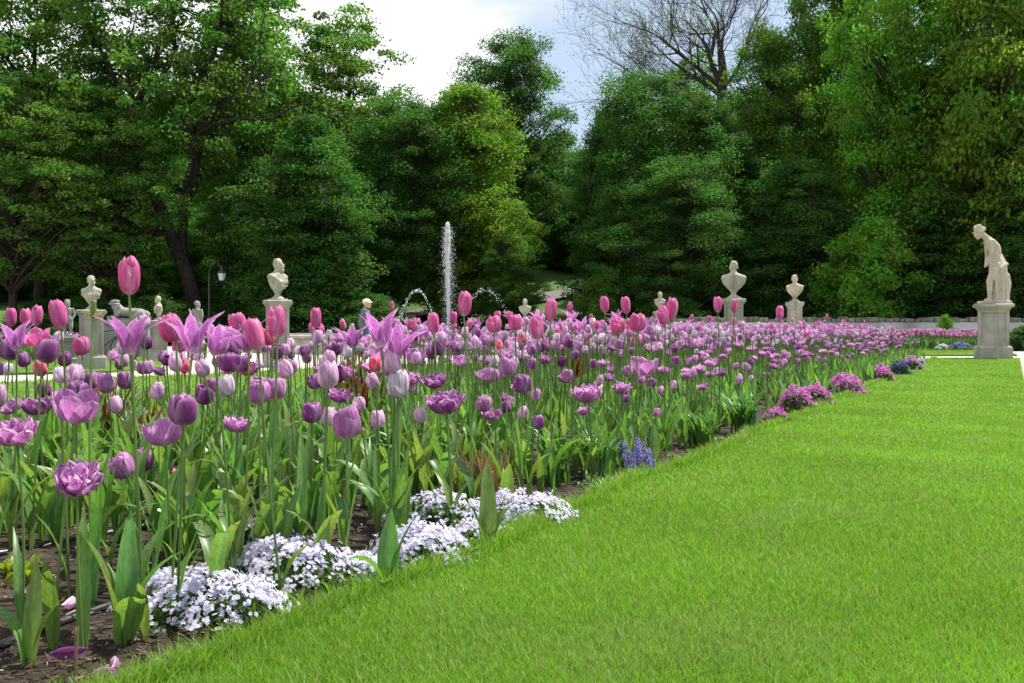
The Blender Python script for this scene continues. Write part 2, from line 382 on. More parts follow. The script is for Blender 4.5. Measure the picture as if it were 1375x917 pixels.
hh = (0.021 + 0.02 * rng.random(len(xy))) * (1 + 0.2 * patch) * np.where(se < 0.10 * rng.random(len(se)) + 0.02, 2.1, 1.0)
ww = 0.0023 * np.clip(xy[:, 1] / 3.0, 1, 6) * rng.uniform(0.8, 1.3, len(xy))
V, Fq, C = blades(xy, np.full(len(xy), -0.003), hh, ww, rng.uniform(0.1, 0.95, len(xy)), G0, rng)
C *= np.repeat((1 + 0.17 * patch), 6)[:, None]
pt2 = np.clip(np.array([mnoise.noise(Vector((x * 2.6, y * 1.7, 9))) for x, y in xy]) * 1.8, 0, 1) * (rng.random(len(xy)) < 0.55)
C = C * (1 - np.repeat(pt2, 6)[:, None] * 0.45) + np.repeat(pt2, 6)[:, None] * 0.45 * np.array([0.25, 0.32, 0.12])
g.put(V, Fq, C)
set_props(add('grass', g.mesh('lawn_grass', False), M['grass']), 'bright green mown grass of the lawn strip beside the flower bed', 'grass', kind='stuff')
# grass of the lawn behind the bed and the small lawns
g = Geo()
def poly_scatter(P, n):
    P = np.array(P); lo, hi = P.min(0), P.max(0); q = rng.uniform(lo, hi, (n, 2)); return q[in_poly(q[:, 0], q[:, 1], P)]
for P_, n in ((lawn_b, 120000), (lawn_c, 26000), (lawn_d, 24000)):
    q = poly_scatter(P_, n); 
    if len(q): g.put(*blades(q, np.zeros(len(q)), rng.uniform(0.03, 0.055, len(q)), rng.uniform(0.008, 0.018, len(q)), rng.uniform(0.1, 0.8, len(q)), G0 * 1.05, rng))
set_props(add('grass', g.mesh('back_grass', False), M['grass']), 'short green grass of the lawns behind the flower bed by the gravel path', 'grass', kind='stuff')

# ------------------------------------------------------------------ trees
def make_trunk_np(g, H, r0, lean, rs, top=0.8, base=(0, 0), c=(0.5, 0.5, 0.5)):
    n = 10; z = np.linspace(-0.4, H * top, n); t = np.linspace(0, 1, n)
    x = base[0] + lean[0] * t + 0.25 * np.sin(t * 5 + rs.uniform(0, 6)) * t; y = base[1] + lean[1] * t + 0.25 * np.sin(t * 4 + rs.uniform(0, 6)) * t
    rad = r0 * (1 - 0.82 * t); rad[0] *= 1.5; rad[1] *= 1.08
    P = np.c_[x, y, z]; g.put(*tube(P, rad, 9)); return P, rad
def leaf_cloud(cent, rad, npl, size, rs, base, up=0.5, flat=1.0):
    k = len(cent); n = k * npl; idx = np.repeat(np.arange(k), npl)
    d = rs.normal(size=(n, 3)); d /= np.linalg.norm(d, axis=1, keepdims=True)
    rr = rad[idx] * (0.3 + 0.75 * rs.random(n) ** 0.6) * np.where(rs.random(n) < 0.3, rs.uniform(1.0, 1.7, n), 1.0)
    off = d * rr[:, None]; off[:, 2] *= flat
    off[:, 2] -= 0.12 * (np.linalg.norm(off[:, :2], axis=1) ** 2) / (rad[idx] + 1e-6) * (1.5 if flat < 0.6 else 0.5)
    p = cent[idx] + off
    nr = d * 0.6 + rs.normal(size=(n, 3)) * 0.65; nr[:, 2] += up; nr /= np.linalg.norm(nr, axis=1, keepdims=True)
    a = np.cross(nr, rs.normal(size=(n, 3))); a /= np.linalg.norm(a, axis=1, keepdims=True) + 1e-9; b = np.cross(nr, a)
    s = size * rs.uniform(0.6, 1.35, n)[:, None]
    V = np.stack([p - a * s * 0.72, p - b * s * 0.42 + nr * s * 0.1, p + a * s * 0.72, p + b * s * 0.42 + nr * s * 0.1], 1)
    Fq = np.arange(n * 4).reshape(-1, 4)
    cl = rs.uniform(0.75, 1.3, (k, 1)) * np.array([1, 1, 1]); cl[:, 0] *= rs.uniform(0.8, 1.35, k)
    c = base * cl[idx] * rs.uniform(0.75, 1.3, (n, 1))
    return V.reshape(-1, 3), Fq, np.repeat(c, 4, 0)
GREEN = np.array([0.072, 0.16, 0.026])
def tree_template(name, H, Rc, zb, nclump, npl, leaf, seed, r0=0.35, clump=(0.8, 1.5), flat=1.0, shape='round', limbs=60, lean=(0, 0), shell=0.55, trunk_top=0.8, nlobe=18, lsize=(0.26, 0.44), fill=0.2):
    rs = np.random.default_rng(seed); gt, gc = Geo(), Geo()
    P, rad = make_trunk_np(gt, H, r0, lean, rs, trunk_top)
    cz = []; lob = rs.uniform(0, 6.28, 4); lobes = []
    while len(cz) < nclump:
        t = rs.random(); z = zb + (H - zb) * t
        if shape == 'round': prof = math.sin(math.pi * min(1, (t * 0.86 + 0.1))) ** 0.6
        elif shape == 'column': prof = min(1, 0.78 + 0.4 * t) * (1 - max(0, t - 0.5) / 0.52) ** 0.6 if t < 1 else 0
        else: prof = min(1, 0.55 + 1.4 * t) * (1 - max(0, t - 0.55) / 0.47) ** 0.55 if t < 1 else 0
        a = rs.uniform(0, 2 * np.pi)
        lump = 1 + 0.22 * math.sin(3 * a + lob[0] + 5 * t) + 0.16 * math.sin(5 * a + lob[1] - 9 * t) + 0.12 * math.sin(11 * t + lob[2])
        q = rs.random() ** shell
        if rs.random() > prof + 0.1: continue
        if len(lobes) < nlobe:                             # big boughs first, later clumps sit on them
            q = rs.uniform(0.3, 0.95); r = Rc * prof * q * lump * 0.8; lobes.append((r * math.cos(a), r * math.sin(a), z, Rc * rs.uniform(*lsize))); continue
        if rs.random() > fill:
            lx, ly, lz, lr = lobes[rs.integers(nlobe)]; dv = rs.normal(size=3); dv[2] = dv[2] * 0.9 + 0.25; dv /= np.linalg.norm(dv); dv *= lr * rs.random() ** 0.4
            tx = np.interp(lz, P[:, 2], P[:, 0]); ty = np.interp(lz, P[:, 2], P[:, 1])
            zz = lz + dv[2] * (0.8 if flat > 0.6 else 0.42) - (0.22 * math.hypot(dv[0], dv[1]) if flat < 0.6 else 0)
            if zz > zb * 0.6 + 0.2: cz.append((tx + lx + dv[0], ty + ly + dv[1], zz))
            continue
        r = Rc * prof * q * lump * 0.92
        tx = np.interp(z, P[:, 2], P[:, 0]); ty = np.interp(z, P[:, 2], P[:, 1])
        cz.append((tx + r * math.cos(a), ty + r * math.sin(a), z))
    cz = np.array(cz)
    # limbs out to the clumps, grouped so that several clumps hang on one limb
    order = np.argsort(-np.linalg.norm(cz[:, :2] - np.c_[np.interp(cz[:, 2], P[:, 2], P[:, 0]), np.interp(cz[:, 2], P[:, 2], P[:, 1])], axis=1))
    main = order[:limbs]; pts = [P]
    for i in main:
        c = cz[i]; hd = math.hypot(c[0], c[1]); za = np.clip(c[2] - hd * rs.uniform(0.45, 0.95), max(0.8, zb * 0.75), H * trunk_top * 0.97)
        p0 = np.array([np.interp(za, P[:, 2], P[:, 0]), np.interp(za, P[:, 2], P[:, 1]), za]); rb = np.interp(za, P[:, 2], rad)
        mid = p0 * 0.45 + c * 0.55 + np.array([rs.normal() * 0.3, rs.normal() * 0.3, -0.1 * hd if flat > 0.6 else 0.12 * hd])
        B = bez(p0, mid, c, 7); B[1:-1] += rs.normal(size=(5, 3)) * 0.08
        gt.put(*tube(B, np.linspace(min(rb * 0.55, 0.04 + 0.018 * hd + 0.05), 0.015, 7), 5)); pts.append(B)
    allp = np.vstack(pts[1:])
    for i in order[limbs:]:
        c = cz[i]; j = np.argmin(np.linalg.norm(allp - c, axis=1) + 0.5 * np.maximum(0, allp[:, 2] - c[2]))
        q = allp[j]; gt.put(*tube(bez(q, (q + c) / 2 + rs.normal(size=3) * 0.15, c, 4), np.linspace(0.03, 0.01, 4), 3))
    rad_c = rs.uniform(*clump, len(cz)); gc.put(*leaf_cloud(cz, rad_c, npl, leaf, rs, GREEN, flat=flat))
    return dict(trunk=gt.mesh(name + '_trunk'), crown=gc.mesh(name + '_crown', False), H=H, R=Rc)
T = {}
T['maple'] = tree_template('maple', 20, 5.8, 4.5, 360, 120, 0.15, 1, 0.36, (0.5, 1.05), 0.45, 'round', 90, nlobe=34, lsize=(0.2, 0.42), fill=0.75)
T['maple2'] = tree_template('maple2', 20, 5.6, 5.0, 300, 120, 0.15, 2, 0.32, (0.5, 1.0), 0.45, 'vase', 80, nlobe=30, lsize=(0.18, 0.4), fill=0.75)
T['dense'] = tree_template('dense', 16, 4.4, 0.5, 680, 150, 0.135, 3, 0.3, (0.55, 1.15), 0.45, 'column', 80, nlobe=60, lsize=(0.3, 0.52), fill=0.85)
T['dense2'] = tree_template('dense2', 16, 4.6, 0.7, 640, 150, 0.14, 4, 0.3, (0.55, 1.15), 0.5, 'round', 80, nlobe=40, lsize=(0.26, 0.46), fill=0.75)
T['oak'] = tree_template('oak', 20, 5.8, 2.5, 600, 150, 0.15, 5, 0.4, (0.55, 1.2), 0.55, 'vase', 90, nlobe=36, lsize=(0.22, 0.42), fill=0.7)
T['dense3'] = tree_template('dense3', 16, 4.6, 0.6, 620, 130, 0.165, 14, 0.3, (0.55, 1.15), 0.5, 'vase', 80, nlobe=40, lsize=(0.26, 0.48), fill=0.75)
T['oak2'] = tree_template('oak2', 20, 5.8, 2.5, 560, 170, 0.13, 15, 0.4, (0.55, 1.2), 0.6, 'round', 90, nlobe=30, lsize=(0.22, 0.42), fill=0.65)
T['shrub'] = tree_template('shrub', 5, 2.4, 0.1, 170, 120, 0.11, 6, 0.07, (0.4, 0.75), 0.5, 'round', 40, trunk_top=0.6, nlobe=16, fill=0.6)
def plant_tree(kind, u, d, vtop, wpx, matkey, label, cat='tree', group=None, name='leafy_tree', rz=None):
    t = T[kind]; p = at(u, d); p.z = float(terrain_z(p.x, p.y)) - 0.05
    H = zat(vtop, d) - p.z; sz = H / t['H']; sx = 1.15 * (wpx / F * d) / t['R']
    o = thing(name, label, cat, p, rng.uniform(0, 6.28) if rz is None else rz, group)
    o.scale = (sx, sx, sz)
    a = add('trunk', t['trunk'], M['bark'], o); b = add('crown', t['crown'], M['crown_mid'], o)
    b.material_slots[0].link = 'OBJECT'; b.material_slots[0].material = M[matkey]
    return o
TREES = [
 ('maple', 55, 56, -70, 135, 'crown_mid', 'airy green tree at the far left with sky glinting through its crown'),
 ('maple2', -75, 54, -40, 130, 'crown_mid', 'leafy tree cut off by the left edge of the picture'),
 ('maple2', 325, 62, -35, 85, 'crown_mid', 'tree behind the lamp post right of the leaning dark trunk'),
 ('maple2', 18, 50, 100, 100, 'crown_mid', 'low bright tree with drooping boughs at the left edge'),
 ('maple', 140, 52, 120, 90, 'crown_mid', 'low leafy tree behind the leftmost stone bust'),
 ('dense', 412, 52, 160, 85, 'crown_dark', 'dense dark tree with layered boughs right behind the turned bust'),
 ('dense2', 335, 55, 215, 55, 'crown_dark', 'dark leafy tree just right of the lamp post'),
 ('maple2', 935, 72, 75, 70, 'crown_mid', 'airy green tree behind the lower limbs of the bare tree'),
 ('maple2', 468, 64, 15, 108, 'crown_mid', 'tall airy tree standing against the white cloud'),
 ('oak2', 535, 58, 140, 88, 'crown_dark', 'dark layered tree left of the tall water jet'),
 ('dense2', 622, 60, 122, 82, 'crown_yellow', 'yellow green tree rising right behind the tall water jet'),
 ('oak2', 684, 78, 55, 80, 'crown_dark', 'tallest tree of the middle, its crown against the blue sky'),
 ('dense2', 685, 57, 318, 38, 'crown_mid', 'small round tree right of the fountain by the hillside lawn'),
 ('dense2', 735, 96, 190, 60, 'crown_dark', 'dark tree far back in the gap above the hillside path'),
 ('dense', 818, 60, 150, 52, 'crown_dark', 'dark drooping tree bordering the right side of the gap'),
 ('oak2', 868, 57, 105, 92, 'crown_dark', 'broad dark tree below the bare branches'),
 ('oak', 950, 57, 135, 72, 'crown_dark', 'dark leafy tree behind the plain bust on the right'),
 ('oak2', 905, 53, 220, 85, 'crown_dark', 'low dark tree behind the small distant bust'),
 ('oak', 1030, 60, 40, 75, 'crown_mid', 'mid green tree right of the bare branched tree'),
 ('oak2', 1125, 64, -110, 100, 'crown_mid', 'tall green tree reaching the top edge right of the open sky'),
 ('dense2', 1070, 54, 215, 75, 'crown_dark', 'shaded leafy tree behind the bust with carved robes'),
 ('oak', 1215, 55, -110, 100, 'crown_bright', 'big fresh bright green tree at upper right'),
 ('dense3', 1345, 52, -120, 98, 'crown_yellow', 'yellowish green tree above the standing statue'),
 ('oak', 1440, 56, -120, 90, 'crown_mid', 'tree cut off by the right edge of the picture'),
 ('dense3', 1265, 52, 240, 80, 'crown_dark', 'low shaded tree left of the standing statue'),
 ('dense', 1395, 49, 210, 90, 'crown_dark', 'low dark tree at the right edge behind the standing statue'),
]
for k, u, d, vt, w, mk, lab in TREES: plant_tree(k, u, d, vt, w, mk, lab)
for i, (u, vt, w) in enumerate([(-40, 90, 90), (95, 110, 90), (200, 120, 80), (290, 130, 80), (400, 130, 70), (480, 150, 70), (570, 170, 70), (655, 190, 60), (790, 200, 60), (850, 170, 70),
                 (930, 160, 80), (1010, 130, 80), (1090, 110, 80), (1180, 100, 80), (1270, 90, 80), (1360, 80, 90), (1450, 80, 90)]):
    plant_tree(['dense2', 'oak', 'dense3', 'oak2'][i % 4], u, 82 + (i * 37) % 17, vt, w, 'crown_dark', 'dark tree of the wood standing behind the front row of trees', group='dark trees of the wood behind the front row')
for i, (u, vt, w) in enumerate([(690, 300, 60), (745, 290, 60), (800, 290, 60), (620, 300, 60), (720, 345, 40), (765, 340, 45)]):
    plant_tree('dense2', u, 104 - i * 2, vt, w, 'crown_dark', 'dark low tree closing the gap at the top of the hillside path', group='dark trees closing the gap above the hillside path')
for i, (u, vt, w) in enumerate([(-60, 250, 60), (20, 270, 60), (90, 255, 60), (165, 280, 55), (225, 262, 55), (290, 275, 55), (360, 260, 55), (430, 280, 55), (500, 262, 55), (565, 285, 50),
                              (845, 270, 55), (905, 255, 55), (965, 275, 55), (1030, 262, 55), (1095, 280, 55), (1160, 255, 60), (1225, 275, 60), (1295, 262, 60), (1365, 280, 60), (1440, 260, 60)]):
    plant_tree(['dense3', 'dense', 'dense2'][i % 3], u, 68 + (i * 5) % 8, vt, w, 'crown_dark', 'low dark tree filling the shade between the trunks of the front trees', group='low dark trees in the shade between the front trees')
plant_tree('shrub', 1165, 49.5, 298, 62, 'crown_bright', 'wide light green bush lit by the sun behind the low wall', 'bush', name='bush')
plant_tree('shrub', 812, 53, 362, 36, 'crown_mid', 'round green bush at the foot of the dark trees by the hillside lawn', 'bush', name='bush')
plant_tree('shrub', 1270, 43, 424, 12, 'crown_bright', 'slim young shrub standing before the low pale wall', 'shrub', name='shrub')
plant_tree('shrub', 1378, 38, 437, 26, 'crown_dark', 'dark low shrub right of the standing statue pedestal', 'shrub', name='shrub')
for i, (u, w) in enumerate([(8, 28), (45, 30), (75, 20)]):
    plant_tree('shrub', u, 31 + i, 446 - 3 * i, w, 'crown_dark', ['dark low shrub at the left edge behind the far lawn', 'dark low shrub behind the far left lawn, wider one', 'small dark shrub left of the leftmost bust pedestal'][i], 'shrub', name='shrub')
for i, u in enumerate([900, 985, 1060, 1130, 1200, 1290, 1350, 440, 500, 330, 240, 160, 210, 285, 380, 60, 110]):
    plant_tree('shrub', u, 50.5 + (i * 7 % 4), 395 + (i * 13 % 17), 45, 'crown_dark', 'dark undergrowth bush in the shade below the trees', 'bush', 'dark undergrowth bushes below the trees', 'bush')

# the big leaning tree on the left, several stems
def stem_px(pts, d, n=14):
    """a stem whose bends stand at these heights and offsets at depth d"""
    P = np.array([[(u - CX) / F * d, d + (dd if False else 0), zat(v, d)] for u, v in pts]); s = np.linspace(0, len(P) - 1, n)
    return np.c_[[np.interp(s, np.arange(len(P)), P[:, k]) for k in range(3)]].T
rs = np.random.default_rng(11); gt, gc = Geo(), Geo()
D0 = 54.0; base = at(268, D0); base.z = float(terrain_z(base.x, base.y)) - 0.1
b3 = np.array(base)
tips = []
def limb(pts, r0, r1, yo=0.0):
    P = stem_px(pts, D0); P[:, 1] += np.linspace(0, yo, len(P)); P += np.r_[np.zeros((1, 3)), rs.normal(size=(len(P) - 1, 3)) * 0.06]
    gt.put(*tube(P - b3, np.linspace(r0, r1, len(P)), 9)); tips.append(P); return P
limb([(272, 440), (262, 395), (245, 345), (222, 290), (205, 245), (192, 190), (186, 140), (180, 80)], 0.46, 0.11, -1)
limb([(246, 350), (243, 300), (248, 255), (262, 210), (258, 165), (240, 130), (226, 60), (220, 0)], 0.3, 0.09, 1.5)
limb([(228, 300), (205, 320), (180, 300), (160, 290)], 0.26, 0.08, -1)
limb([(250, 250), (262, 190), (290, 172), (330, 165), (370, 168), (410, 152), (440, 148)], 0.15, 0.03, -2)
limb([(262, 205), (278, 170), (300, 145), (330, 135), (360, 140)], 0.2, 0.04, -1.5)
limb([(250, 180), (262, 120), (285, 60), (300, -10)], 0.22, 0.05, 1)
limb([(192, 190), (160, 120), (130, 60), (110, 0)], 0.2, 0.05, 0)
limb([(200, 230), (170, 190), (135, 165), (90, 160)], 0.2, 0.05, -2)
limb([(186, 140), (200, 80), (230, 20), (240, -40)], 0.2, 0.05, 1)
cen = []
allp = np.vstack([t[5:] for t in tips])
while len(cen) < 360:
    u, v = rs.uniform(85, 400), rs.uniform(-110, 250)
    if ((u - 240) / 155) ** 2 + ((v - 60) / 165) ** 2 > 1: continue
    if v > 190 and rs.random() < 0.6: continue
    c = np.array([(u - CX) / F * D0, D0 + rs.normal() * 2.3 + 1.3, zat(v, D0)]); cen.append(c)
    j = np.argmin(np.linalg.norm(allp - c, axis=1)); q = allp[j]
    gt.put(*tube(bez(q, (q + c) / 2 + rs.normal(size=3) * 0.3, c, 6) - b3, np.linspace(0.055, 0.012, 6), 4))
cen = np.array(cen) - b3
gc.put(*leaf_cloud(cen, rs.uniform(0.55, 1.1, len(cen)), 125, 0.155, rs, GREEN, flat=0.5))
o = thing('leafy_tree', 'big old tree with a dark forked trunk leaning left beside the lamp post', 'tree', base)
add('trunk', gt.mesh('leaning_trunk'), M['bark'], o); add('crown', gc.mesh('leaning_crown', False), M['crown_mid'], o)

# bare tree
rs = np.random.default_rng(5); gt, gc = Geo(), Geo()
Db = 66.0; base = at(975, Db); base.z = float(terrain_z(base.x, base.y)) - 0.1; b3 = np.array(base); tipsb = []
def branch(p, d, L, r, lev):
    n = 6; P = [p]; dd = d / np.linalg.norm(d)
    for i in range(n):
        dd = dd + rs.normal(size=3) * 0.13; dd[2] += 0.05 if lev < 4 else 0.02; dd /= np.linalg.norm(dd); P.append(P[-1] + dd * L / n)
    P = np.array(P); gt.put(*tube(P, np.linspace(r, r * 0.45, n + 1), 6 if lev < 3 else 3))
    if lev >= 5: tipsb.append(P[-1]); return
    k = [3, 5, 5, 4, 4][lev]
    for i in range(k):
        t = rs.uniform(0.3, 1.0) if i else 1.0; j = min(n, int(t * n)); a = rs.normal(size=3); a -= a.dot(dd) * dd; a /= np.linalg.norm(a)
        ang = rs.uniform(0.35, 0.95) if i else 0.25
        nd = dd * math.cos(ang) + a * math.sin(ang)
        branch(P[j], nd, L * rs.uniform(0.55, 0.8), max(0.010, r * 0.47 * (1 - 0.3 * t) + 0.002), lev + 1)
Pt = stem_px([(978, 440), (974, 300), (972, 180), (966, 110)], Db, 10) - b3
gt.put(*tube(Pt, np.linspace(0.5, 0.27, 10), 9))
for (u0, v0, u1, v1, r, yo) in ((966, 112, 945, 55, 0.22, 0.5), (970, 120, 1000, 40, 0.2, 0.6), (968, 130, 900, 95, 0.17, -0.6), (972, 170, 905, 150, 0.17, -0.6), (972, 190, 880, 170, 0.15, -1), (968, 120, 960, 40, 0.15, -1), (966, 118, 885, 55, 0.16, 0.4), (970, 150, 868, 120, 0.15, 0.5), (970, 120, 1030, 60, 0.15, -0.5)):
    p0 = np.array(at(u0, Db, zat(v0, Db))) - b3; p1 = np.array(at(u1, Db, zat(v1, Db))) - b3; p1[1] += yo
    L = np.linalg.norm(p1 - p0); branch(p0, (p1 - p0), L * 1.05, r, 1)
tb = np.array(tipsb); tb = tb[rs.permutation(len(tb))[:700]]
gc.put(*leaf_cloud(tb, np.full(len(tb), 0.35), 5, 0.1, rs, GREEN * 1.2))
o = thing('bare_tree', 'nearly bare tree with fine spreading twigs against the blue sky', 'tree', base)
add('trunk', gt.mesh('bare_trunk'), M['bark_pale'], o); add('crown', gc.mesh('bare_crown', False), M['crown_yellow'], o)

# ------------------------------------------------------------------ low wall on the right
o = thing('low_wall', 'low pale garden wall with rough stone coping behind the right flower bed', 'wall', (22, 47, 0))
bm = bmesh.new(); bm_box(bm, (0, 0, 0.5), (34, 0.36, 1.14), 0.01); add('wall_face', bm_mesh(bm, 'wall_face'), M['wall'], o)
bm = bmesh.new(); x = -17.0; rs = np.random.default_rng(3)
while x < 17:
    w = rs.uniform(0.18, 0.6); hh_ = rs.uniform(0.12, 0.27); bm_box(bm, (x + w / 2, rs.normal() * 0.03, 1.075 + hh_ / 2), (w - 0.03, 0.46, hh_), min(0.05, hh_ * 0.3), rs.normal() * 0.05); x += w
add('coping', bm_mesh(bm, 'coping'), M['coping'], o)

# ------------------------------------------------------------------ fountain
FC = Vector((-2.4, 40.0, -0.05))
fo = thing('fountain_basin', 'round stone fountain basin with a moulded rim behind the tulips', 'fountain', FC)
bm = bmesh.new(); bm_lathe(bm, [(7.3, 0.45), (7.3, 0.0), (8.0, 0.0), (8.0, 0.10), (7.9, 0.14), (7.86, 0.2), (7.86, 0.5), (7.3, 0.5)], 120)
bm.faces.ensure_lookup_table(); caps = [f for f in bm.faces if len(f.verts) > 4]; bmesh.ops.delete(bm, geom=caps, context='FACES_ONLY')
add('basin_wall', bm_mesh(bm, 'basin_wall'), M['basin'], fo)
bm = bmesh.new(); bm_lathe(bm, [(7.2, 0.503), (7.94, 0.503), (7.98, 0.53), (7.98, 0.6), (7.94, 0.63), (7.2, 0.63), (7.2, 0.503)], 120)
caps = [f for f in bm.faces if len(f.verts) > 4]; bmesh.ops.delete(bm, geom=caps, context='FACES_ONLY')
add('basin_rim', bm_mesh(bm, 'basin_rim'), M['basin'], fo)
bm = bmesh.new(); bmesh.ops.create_circle(bm, cap_ends=True, segments=96, radius=7.29, matrix=Matrix.Translation(FC + Vector((0, 0, 0.42))))
add('water', bm_mesh(bm, 'water'), M['water'])['kind'] = 'structure'
bm = bmesh.new(); bm_lathe(bm, [(0.5, 0.0), (0.5, 0.2), (0.3, 0.3), (0.12, 0.4), (0.07, 0.75), (0.03, 0.78)], 20); add('nozzle', bm_mesh(bm, 'nozzle'), M['basin'], fo)
DROP = None
def drops(pts, sizes, name, mat):
    bm = bmesh.new(); bmesh.ops.create_icosphere(bm, subdivisions=1, radius=1); bm.verts.ensure_lookup_table()
    v0 = np.array([v.co[:] for v in bm.verts]); f0 = np.array([[v.index for v in f.verts] for f in bm.faces]); bm.free()
    n = len(pts); V = (pts[:, None] + v0[None] * sizes[:, None, :]).reshape(-1, 3)
    Fa = (f0[None] + (np.arange(n) * len(v0))[:, None, None]).reshape(-1, 3)
    me = bpy.data.meshes.new(name); me.vertices.add(len(V)); me.vertices.foreach_set('co', V.astype(np.float32).ravel())
    me.loops.add(Fa.size); me.loops.foreach_set('vertex_index', Fa.astype(np.int32).ravel()); me.polygons.add(len(Fa))
    me.polygons.foreach_set('loop_start', np.arange(0, Fa.size, 3, dtype=np.int32)); me.polygons.foreach_set('use_smooth', np.full(len(Fa), True)); me.update(calc_edges=True)
    me.materials.append(mat); return me
rs = np.random.default_rng(21)
jt = at(601, 40, 0.4); n = 3600
h = rs.random(n) ** 0.7; topz = zat(300, 40) - 0.4
spread = 0.014 + 0.075 * np.sin(np.pi * np.clip(h, 0, 1) * 0.8) * rs.random(n) ** 3 + 0.03 * h
spread *= np.where(h > 0.93, 0.7, 1)
pts = np.c_[rs.normal(size=n) * spread * 0.75 + 0.015 * np.sin(h * 7), rs.normal(size=n) * spread * 0.75, h * topz]
sz = rs.uniform(0.004, 0.017, n) * (0.75 + 0.55 * h); sizes = np.c_[sz, sz, sz * rs.uniform(1.5, 4.5, n)]
m2 = 2600; h2 = rs.random(m2) ** 0.8; sp2 = 0.05 + 0.16 * (1 - h2) ** 0.5 * rs.random(m2) + 0.05 * h2       # fine falling spray round the jet
pts = np.vstack([pts, np.c_[rs.normal(size=m2) * sp2 + 0.08 * (1 - h2), rs.normal(size=m2) * sp2, h2 * topz * 0.97]]); s2 = rs.uniform(0.003, 0.009, m2); sizes = np.vstack([sizes, np.c_[s2, s2, s2 * 2.0]])
o = add('water_jet', drops(pts, sizes, 'tall_jet', M['spray']), loc=jt); set_props(o, 'tall white vertical water jet of the fountain', 'water jet')
def arc_jet(u0, u1, vtop, d, label, n=260, scatter=0.03):
    p0, p1 = at(u0, d, 0.42), at(u1, d, 0.42); hz = zat(vtop, d) - 0.42
    t = np.sort(rs.random(n)); P_ = np.array(p0)[None] * (1 - t)[:, None] + np.array(p1)[None] * t[:, None]; P_[:, 2] += 4 * hz * t * (1 - t)
    P_ += rs.normal(size=P_.shape) * scatter * (0.5 + t)[:, None]; s = rs.uniform(0.006, 0.018, n)
    o = add('water_jet', drops(P_ - np.array(p0), np.c_[s, s, s * 1.3], 'arc_jet', M['spray']), loc=p0); set_props(o, label, 'water jet')
arc_jet(590, 530, 390, 37.0, 'thin arching water jet left of the tall jet')
arc_jet(612, 690, 389, 41.0, 'broken arching water jet right of the tall jet', 200, 0.05)

# ------------------------------------------------------------------ statues, busts, pedestals
def pedestal(u, d, ztop, w, label, mat='pedestal', capw=1.28, zbase=-0.05, x=None, rz=0.0, tall_plinth=0.34):
    p = at(u, d, zbase); H = ztop - zbase; hw = w / 2
    o = thing('pedestal', label, 'pedestal', p, rz - math.atan2(p.x, p.y) * 0.92)
    ph = H * tall_plinth * 0.75
    bm = bmesh.new(); bm_lathe(bm, [(hw * 1.22, 0), (hw * 1.22, ph * 0.86), (hw * 1.16, ph * 0.93), (hw * 1.05, ph)], square=True); add('plinth', bm_mesh(bm, 'plinth'), M[mat], o)
    ch = H * 0.11
    bm = bmesh.new(); bm_lathe(bm, [(hw, ph), (hw, H - ch)], square=True); bm.faces.ensure_lookup_table()
    side = [f for f in bm.faces if abs(f.normal.z) < 0.3]; bmesh.ops.recalc_face_normals(bm, faces=bm.faces[:])
    bmesh.ops.inset_individual(bm, faces=side, thickness=hw * 0.28, depth=0); bmesh.ops.inset_individual(bm, faces=side, thickness=hw * 0.05, depth=-0.04)
    add('shaft', bm_mesh(bm, 'shaft'), M[mat], o)
    bm = bmesh.new(); bm_lathe(bm, [(hw * 1.02, H - ch), (hw * 1.1, H - ch * 0.8), (hw * 1.16, H - ch * 0.62), (hw * capw, H - ch * 0.5), (hw * capw, H - ch * 0.14), (hw * (capw - 0.1), H)], square=True)
    add('cornice', bm_mesh(bm, 'cornice'), M[mat], o)
    return p.x, p.y
def head_shape(bm, c, s=1.0, yaw=0.0, hair=0.0, beard=False, pitch=0.0):
    """a head with brow, nose, mouth, chin, ears and hair facing -Y before yaw."""
    q = Matrix.Rotation(yaw, 3, 'Z') @ Matrix.Rotation(pitch, 3, 'X'); c = Vector(c)
    def sp(p, r): bm_sphere(bm, c + q @ (Vector(p) * s), tuple(x * s for x in r) if hasattr(r, '__len__') else r * s, 14)
    sp((0, 0.01, 0.03), (0.098, 0.118, 0.118)); sp((0, -0.035, -0.055), (0.075, 0.085, 0.095)); sp((0, -0.085, -0.115), (0.038, 0.035, 0.034))
    sp((0, -0.118, -0.03), (0.017, 0.03, 0.034)); sp((0, -0.105, 0.0), (0.013, 0.022, 0.04)); sp((0, -0.098, 0.02), (0.06, 0.03, 0.018))
    sp((0, -0.106, -0.075), (0.032, 0.02, 0.009)); sp((0, -0.104, -0.09), (0.028, 0.02, 0.009))
    for k in (-1, 1): sp((0.098 * k, 0.01, -0.015), (0.014, 0.028, 0.038)); sp((0.036 * k, -0.1, -0.002), (0.017, 0.014, 0.011)); sp((0.05 * k, -0.075, -0.05), (0.03, 0.03, 0.028))
    if hair:
        r0 = np.random.default_rng(3)
        for i in range(26):
            a = r0.uniform(0, 6.28); e = r0.uniform(0.1, 1.4); v = Vector((math.cos(a) * math.cos(e) * 0.098, 0.015 + math.sin(a) * math.cos(e) * 0.112, 0.04 + math.sin(e) * 0.108))
            if v.y < -0.07 and v.z < 0.09: continue
            sp(v, (hair, hair, hair * 0.9))
    if beard:
        for i in range(9): a = -2.5 + i * 0.235; sp((0.07 * math.cos(a), -0.03 + 0.075 * math.sin(a), -0.12), (0.028, 0.026, 0.04))
